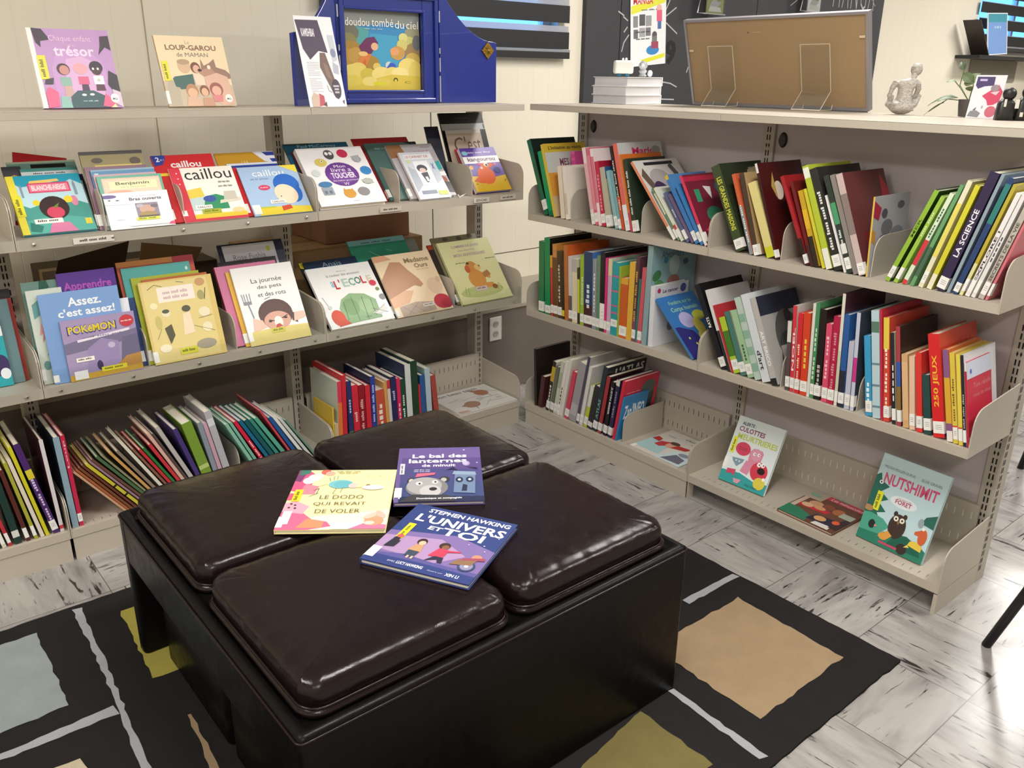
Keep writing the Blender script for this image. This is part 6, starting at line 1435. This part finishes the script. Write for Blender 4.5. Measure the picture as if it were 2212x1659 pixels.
# ---- three white books and the ornaments on them
wz = zt_r
for k, lab in enumerate(('white hardcover lowest of three stacked beneath the robot ornament', 'white hardcover in the middle of the three stacked white books', 'white hardcover topmost of three stacked, under the robot ornament')):
    t_ = .0335; dx = (.0, -.004, .002)[k]
    M4 = frame(Vector((1.462+dx, -.028-.002*k, wz+(k+1)*(t_+.0005))), Vector((-1, 0, 0)), Vector((0, -1, 0)))
    book(M4, .21, .192-.002*k, t_, 1, 'f0f0f2', lab, 'white books stacked on the bookcase', pages='d2d0d2', tagw=False, edge=.004)
wz += 3*.034+.0004
r = tag(empty('robot_ornament', (1.318, -.135, wz), R(-38)), 'small white box shaped robot ornament on the stacked white books', 'ornament')
f = MB(); f.box((-.038, -.026, .012), (.038, .026, .062), M('e8eae2', .35)); f.build('body', r, bevel=.008, seg=4)
f = MB(); f.blob((-.003, 0, .066), (.005, .005, .006), M('e8eae6', .35), 10); f.build('ear', r, smooth=True)
f = MB(); f.blob((.010, 0, .066), (.005, .005, .007), M('e8eae6', .35), 10); f.build('ear', r, smooth=True)
for sx in (-.016, .014):
    f = MB(); f.blob((sx, -.004, .007), (.011, .013, .0065), M('2f7a96', .3), 12); f.build('foot', r, smooth=True)
r = tag(empty('glass_ornament', (1.402, -.165, wz)), 'clear faceted glass figurine beside the box shaped robot', 'ornament')
m_glass = clear('ornament_glass', tint='cfd0d2')
f = MB(); f.lathe([(.010, .001), (.017, .005), (.011, .013), (.018, .022), (.012, .03), (.019, .040), (.016, .052), (.007, .060), (.002, .063)], M('b9babc', .15, .35), seg=9); f.build('crystal_body', r)
f = MB(); f.blob((.030, -.012, .014), (.013, .009, .0135), M('dedfe0', .15, .2), 12); f.build('crystal_ball', r, smooth=True)
# ---- framed board seen from the back
BW, BH = .742, .316
O = Vector((1.462, -.386, zt_r+.004)); U = Vector((0, -1, 0)); V = Vector((-.30, 0, .954)).normalized()
M4 = frame(O, U, V)
r = tag(empty('framed_board', mat=M4), 'brown backed picture frame leaning on clear easels on the bookcase', 'picture frame')
f = MB(); f.box((.008, .004, .008), (BW-.008, .008, BH-.008), M('9c8260', .75)); f.build('backing_board', r)
f = MB(); m_al = M('9a979c', .35, .5)
f.box((0, -.002, 0), (.009, .02, BH), m_al); f.box((BW-.009, -.002, 0), (BW, .02, BH), m_al); f.box((.009, -.002, 0), (BW-.009, .02, .009), m_al); f.box((.009, -.002, BH-.009), (BW-.009, .02, BH), m_al); f.build('metal_frame', r)
for x, z in ((.012, .20), (BW-.032, .235)):
    f = MB(); f.box((x, -.0005, z), (x+.02, .0035, z+.008), M('d8c9a8', .3, .5)); f.build('clip', r)
f = MB(); f.box((.28, .0032, BH-.055), (.284, .004, BH-.051), M('4a3a28')); f.box((.30, .0034, BH-.054), (.335, .004, BH-.052), M('c0a070')); f.build('nail_hole', r)
m_edge = M('cdbfa8', .3)  # bright look of the clear sheet's edges, painted as added pale strips
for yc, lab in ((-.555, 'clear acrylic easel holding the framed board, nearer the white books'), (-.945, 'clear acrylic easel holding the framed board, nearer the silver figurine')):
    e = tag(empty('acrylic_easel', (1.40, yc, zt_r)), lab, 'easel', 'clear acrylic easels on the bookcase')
    off = 1.40
    P = [(1.392-off-.012, .212), (1.436-off-.012, .064), (1.372-off, .0035), (1.442-off, .0035), (1.446-off, .02)]
    hw_ = .055
    f = MB(); f3 = MB()
    f = MB()
    for (xa, za), (xb, zb_) in zip(P, P[1:]):
        d = Vector((xb-xa, zb_-za)).normalized(); n = Vector((-d.y, d.x))*.0014
        f.prism([(xa+n.x, -hw_, za+n.y), (xa-n.x, -hw_, za-n.y), (xb-n.x, -hw_, zb_-n.y), (xb+n.x, -hw_, zb_+n.y)], (0, 2*hw_, 0), m_acr)
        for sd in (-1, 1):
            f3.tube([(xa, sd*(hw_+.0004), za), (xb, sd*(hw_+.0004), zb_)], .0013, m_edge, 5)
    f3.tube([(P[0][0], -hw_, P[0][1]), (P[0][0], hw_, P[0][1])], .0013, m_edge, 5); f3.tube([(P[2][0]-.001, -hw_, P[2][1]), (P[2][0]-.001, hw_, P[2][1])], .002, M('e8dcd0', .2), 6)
    sh = f.build('bent_sheet', e); f3.build('bright_edge_strip', sh)
# ---- silver seated figurine
FIG = 'silver seated figurine with bowed head, back turned, on the end of the bookcase'
S_ = .000245
dirx = Vector((.77, -.64, 0)); dird = Vector((.64, .77, 0))
def fp(x, z, d=0): return dirx*((x-420)*S_)+dird*(d*S_)+Vector((0, 0, (1475-z)*S_))
m_sil, nt_, b_s = nodes_mat('silver_plaster')
x_, y_, z_ = pos(nt_)
n_ = noise(nt_, comb(nt_, mathn(nt_, 'MULTIPLY', x_, 120), mathn(nt_, 'MULTIPLY', y_, 120), mathn(nt_, 'MULTIPLY', z_, 420)), 1.0, 3)
nt_.links.new(ramp(nt_, n_, [(.3, '8c857d'), (.65, 'c2bbb2')]), b_s.inputs['Base Color']); b_s.inputs['Roughness'].default_value = .45; b_s.inputs['Metallic'].default_value = .2
bp_ = nt_.nodes.new('ShaderNodeBump'); bp_.inputs['Strength'].default_value = .8; bp_.inputs['Distance'].default_value = .003
nt_.links.new(n_, bp_.inputs['Height']); nt_.links.new(bp_.outputs[0], b_s.inputs['Normal'])
f = MB()
f.blob(fp(415, 1385), (.041, .034, .0225), m_sil, 18)
f.rings([[fp(x+rx*math.cos(2*math.pi*i/14), z, rd*math.sin(2*math.pi*i/14)) for i in range(14)] for x, z, rx, rd in ((425, 1430, 150, 120), (425, 1330, 120, 95), (430, 1240, 92, 80), (438, 1160, 100, 78), (448, 1095, 145, 75), (458, 1060, 140, 60), (480, 1040, 60, 45))], m_sil)
f.tube([fp(485, 1060), fp(515, 1010, 10), fp(535, 960, 20)], [.0115, .010, .010], m_sil, 10)
f.blob(fp(545, 925, 25), (.0165, .018, .020), m_sil, 14); f.blob(fp(556, 880, 15), (.011, .012, .008), M('d8d0c4', .4, .2), 12)
f.tube([fp(310, 1070), fp(270, 1150, 20), fp(250, 1240, 30), fp(300, 1330, 60)], [.011, .0088, .0078, .0068], m_sil, 10)
f.tube([fp(575, 1085), fp(605, 1160, 20), fp(600, 1240, 60), fp(545, 1290, 120)], [.0098, .0088, .0078, .0065], m_sil, 10)
f.tube([fp(360, 1400, 40), fp(285, 1345, 90), fp(330, 1250, 150)], [.016, .013, .009], m_sil, 10)
f.tube([fp(480, 1400, 40), fp(600, 1345, 90), fp(668, 1225, 110)], [.016, .0135, .0085], m_sil, 10)
b = tag(f.build('seated_figurine', smooth=True), FIG, 'figurine'); b.location = (1.40, -1.268, zt_r)
mo = b.modifiers.new('fuse', 'REMESH'); mo.mode = 'VOXEL'; mo.voxel_size = .0022; mo.use_smooth_shade = True
for (u0, v0, u1, hx_, lab) in ((1524, 26, 1560, '7d8a4c', 'leafy green booklet in a clear holder at the top of the chalkboard'), (1742, 22, 1769, 'c9c9ca', 'pale booklet in a clear holder beside the chalk capitals')):
    a, b_ = at(u0, v0, 1, .70), at(u1, v0, 1, .70); wd_ = b_.x-a.x
    hd = tag(empty('booklet_holder', (a.x, .70, a.z)), lab, 'holder', 'clear booklet holders on the chalkboard')
    g = MB(); g.box((-.01, -.012, -.006), (wd_+.01, -.009, .16), m_acr); g.box((-.01, -.012, -.008), (wd_+.01, .058, -.006), m_acr); g.build('clear_pocket', hd)
    g = MB(); g.tube([(-.012, -.012, -.008), (-.085, -.01, -.008), (-.03, .0, .14)], .004, M('c9c9cc', .3, .5), 6); g.tube([(-.012, -.013, -.008), (wd_+.012, -.013, -.008)], .003, M('c9c9cc', .3, .5), 6); g.build('wire_edge', hd)
    g = MB(); g.box((0, -.006, -.005), (wd_, .0, .24), M(hx_, .5)); bk = g.build('booklet', hd)
    g = MB(); art(g, 'e .5 .2 .35 .1 9a9a9c 20; e .3 .4 .2 .1 c8c8c4; e .7 .36 .2 .12 6a7a3a; p b8b8b4 .1,.02 .9,.02 .8,.12 .2,.14', wd_, .24, y0=-.006); g.build('booklet_print', bk)
# ---- plant, leaflet holder and dark carved figure at the end
r = tag(empty('potted_plant', (1.44, -1.452, zt_r)), 'green leafy plant behind the red and white brochure', 'plant')
f = MB(); f.lathe([(.022, .001), (.026, .03), (.028, .05), (.024, .05), (.022, .04)], M('4a4440', .5), seg=16); f.build('pot', r)
f = MB(); stems = [((0, 0, .045), (-.01, .03, .09), (0, .03, .135)), ((0, 0, .045), (-.02, .02, .08), (-.01, .045, .10)), ((0, 0, .045), (-.03, .05, .05), (-.045, .095, .012)), ((0, 0, .045), (0, -.005, .09), (0, .0, .12))]
for st in stems: f.tube(st, .0016, M('5a6a3a', .5), 6)
f.build('stem', r)
f = MB(); m_leaf = [M('5f7048', .45), M('74845a', .45), M('49583a', .45)]
def leaf(c, d, up, ln, wd_, mt):
    c, d, up = Vector(c), Vector(d).normalized(), Vector(up).normalized(); sdv = d.cross(up).normalized()
    rows = []
    for k in range(7):
        t = k/6; ww = wd_*math.sin(math.pi*min(1, t*.92+.06))**.8*(1-t*.25)
        cc = c+d*ln*t-up*ln*.35*t*t
        rows.append([cc-sdv*ww+up*.002*0, cc-up*.0015, cc+sdv*ww])
    f.rings(rows, mt, False, False, closed=False)
leaf((0, .03, .135), (.2, .6, .8), (-.8, 0, .3), .035, .012, m_leaf[2]); leaf((0, .0, .10), (-.3, .5, .5), (-.9, 0, .3), .045, .016, m_leaf[0]); leaf((0, .02, .09), (0, -.5, .6), (-.9, 0, .2), .05, .018, m_leaf[1])
leaf((-.01, .045, .10), (-.1, .9, .25), (-.5, 0, .8), .03, .010, m_leaf[1]); leaf((-.02, .035, .062), (-.25, .9, -.1), (-.3, 0, 1), .075, .020, m_leaf[0]); leaf((-.03, .02, .055), (-.4, .6, .1), (-.4, .1, 1), .06, .017, m_leaf[2]); leaf((-.03, .06, .04), (-.1, .95, -.35), (-.3, 0, 1), .06, .014, m_leaf[2]); leaf((0, 0, .075), (-.5, -.2, .4), (-.4, 0, 1), .05, .018, m_leaf[1])
f.build('leaves', r)
p0 = at(2087.5, 239, 0, 1.37); q0 = at(2153, 241, 0, 1.37)
U = Vector((0, -1, 0)); O = Vector((1.37, p0.y, zt_r)); bw = p0.y-q0.y; V = Vector((.22, -.0, 1)).normalized(); bh = .122
r = tag(empty('brochure', mat=frame(O, U, V)), 'white brochure with purple corner and red bird shape near the plant', 'leaflet')
f = MB(); f.box((0, 0, 0), (bw, .002, bh), M('e9e6ec', .4)); sh = f.build('paper', r)
f = MB(); art(f, '''p 4f4470 .06,.96 .64,.96 .66,.76 .36,.74 .16,.68 .06,.76; r .16 .86 .40 .91 c8b8e0; p d04a6a .36,.52 .62,.66 .82,.78 1,.62 .96,.40 .8,.32 .62,.30 .54,.42; e .72 .70 .14 .08 9a8a90; p e8c4cc .6,.6 .9,.64 .8,.54; e .76 .16 .18 .13 c86a7c; p 8a8a90 .04,.04 .4,.02 .46,.12 .3,.18 .1,.16; p 6a6a70 .16,.18 .28,.26 .26,.18; e .46 .26 .03 .04 a8a8ac''', bw, bh); f.build('brochure_print', sh)
r = tag(empty('carved_figurine', (1.33, -1.628, zt_r), R(-55)), 'black carved double figurine with pale slits at the bookcase end', 'figurine')
m_blk = M('1d1b19', .4)
f = MB()
for sx, hh in ((-.024, .062), (.024, .066)):
    f.rings([rr(sx-.024, sx+.024, -.02, .02, z, .012, i) for z, i in ((.0, .0), (.02, .001), (.045, .003), (hh-.012, .006), (hh-.006, .011))], m_blk)
    f.blob((sx+.004, 0, hh+.008), (.018, .016, .018), m_blk, 14)
f.build('body', r, smooth=True)
f = MB(); pale = M('cfcabf', .5)
for x0, x1, z0, z1 in ((-.034, -.028, .036, .056), (-.006, .004, .032, .056), (.010, .018, .010, .022), (.030, .036, .034, .05)): f.box((x0, -.0205, z0), (x1, -.0195, z1), pale)
f.blob((.022, -.016, .078), (.006, .003, .005), pale, 8); f.build('pale_inlay', r)
# ---- floating wall shelf far away with a card
r = tag(empty('wall_shelf', (7.0, YW, 1.63)), 'black floating shelf on the far cream wall under the striped blind', 'wall shelf')
f = MB(); f.box((-.75, -.2, 0), (.9, -.0006, .025), m_black); f.build('board', r, bevel=.002)
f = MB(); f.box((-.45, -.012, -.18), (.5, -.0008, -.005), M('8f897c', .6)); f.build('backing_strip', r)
c = [at(u, v, 1, .66) for u, v in ((2122.5, 116), (2165, 116), (2116, 23.6))]
O = Vector((c[0].x, .62, 1.6562)); bw = c[1].x-c[0].x; bh = c[2].z-1.6562
r = tag(empty('display_card', mat=frame(O, X1, Vector((-.10, .16, 1)).normalized())), 'light blue card with a teal band standing on the black wall shelf', 'card')
f = MB(); f.box((0, 0, 0), (bw, .006, bh), M('e4e8ee', .5)); sh = f.build('board', r)
f = MB(); art(f, 'p 6f93c8 .03,.02 .97,.02 .97,.98 .03,.98; r .03 .78 .97 .98 3f8fa0; T .5 .66 .3 .06 b8d0ec 101', bw, bh); f.build('card_print', sh)
f = MB(); a, b_ = at(2091, 43, 1, .7), at(2109, 115, 1, .7)
f.prism([(b_.x, .60, 1.6562), (b_.x+.012, .60, 1.6562), (a.x+.012, .60, a.z), (a.x, .60, a.z)], (0, .14, 0), M('3a322c', .4))
tag(f.build('leaning_panel'), 'thin dark panel leaning on the black wall shelf beside the blue card', 'panel')
# ---- small things
c0, c1 = at(440+1708/3.072, 280+444/3.072, 2, zu+.006), at(440+1782/3.072, 280+404/3.072, 2, zu+.006)
r = tag(empty('pen', (0, 0, 0)), 'slim white stick lying on the upper shelf beside the divider', 'stick')
c0 = Vector((c0.x-.004, max(c0.y, .004), zu+.0036)); c1 = Vector((c1.x-.008, c1.y, zu+.0036))
f = MB(); f.tube([c0, c0.lerp(c1, .93)], .003, M('efece6', .4), 8); f.build('barrel', r)
f = MB(); f.tube([c0+Vector((-.006, .003, .010)), c0+Vector((-.002, 0, .002))], .0022, M('efece6', .4), 6); f.build('clip', r)
# boxes on the casing behind the bookcase
def carton(x0, x1, y0, y1, z0, z1, h, label, flaps=None):
    r = tag(empty('cardboard_box', ((x0+x1)/2, (y0+y1)/2, z0)), label, 'box', 'cardboard boxes behind the bookcase')
    X, Y_ = (x1-x0)/2, (y1-y0)/2
    f = MB(); f.box((-X, -Y_, 0), (X, Y_, z1-z0), M(h, .8)); f.build('carton', r, bevel=.003)
    f = MB(); f.box((-X-.0004, -.025, .01), (X+.0004, .025, z1-z0+.0006), M('8f7048', .5)); f.build('tape_strip', r)
    if flaps:
        hz = z1-z0
        for (xa, za), (xb, zb_), hh in flaps:
            f = MB(); f.prism([(xa, -Y_, hz), (xb, -Y_, hz), (xb+.03, -Y_-.002, hz+zb_), (xa+.02, -Y_-.002, hz+za)], (0, .004, 0), M(hh, .8)); f.build('flap', r)
    return r
zc = .4256
carton(-.03, .70, .42, .76, zc, .797, 'a8875e', 'tan cardboard box behind the bookcase beneath the reddish box')
carton(.26, .66, .46, .77, .7982, .97, '9a6f55', 'reddish brown cardboard box on top of the tan box behind the bookcase')
carton(-.76, -.20, .44, .76, zc, .80, '4a3824', 'dark brown open cardboard box behind the cartoon books', flaps=[((-.27, .06), (-.05, .10), '3c2c1c'), ((.0, .09), (.20, .05), '8a6f48')])
# black chairs beyond the bookcase end
def chair(c, ang, label):
    r = tag(empty('chair', (c[0], c[1], 0), ang), label, 'chair', 'black legged chairs beside the bookcase')
    m_leg = M('17161a', .4)
    f = MB(); f.rings([rr(-.2, .2, -.2, .2, z, .06, i) for z, i in ((.44, .012), (.445, 0), (.462, 0), (.468, .012))], M('2a2a2e', .5)); f.build('seat', r, smooth=True)
    f = MB(); f.rings([rr(-.19, .19, .17, .19, z, .008, 0) for z in (.56, .80)], M('2a2a2e', .5)); f.build('backrest', r)
    for k, (a, b_) in enumerate(((-1, 1), (1, 1), (1, -1), (-1, -1))):
        f = MB(); f.tube([(a*.195, b_*.195, .0), (a*.10, b_*.10, .439)], .0125, m_leg, 10); f.build('leg', r, smooth=True)
    for sx in (-.15, .15):
        f = MB(); f.tube([(sx, .17, .455), (sx, .195, .60)], .009, m_leg, 8); f.build('back_post', r)
    return r
an = math.atan2(.26, -.08)-math.atan2(1, -1)
chair((.907+.08, -2.002-.26), an, 'black chair whose splayed leg stands on the tiles by the rug corner')
chair((2.19+.27, -1.60-.05), an+R(62), 'black chair whose foot peeks past the bookcase end post')
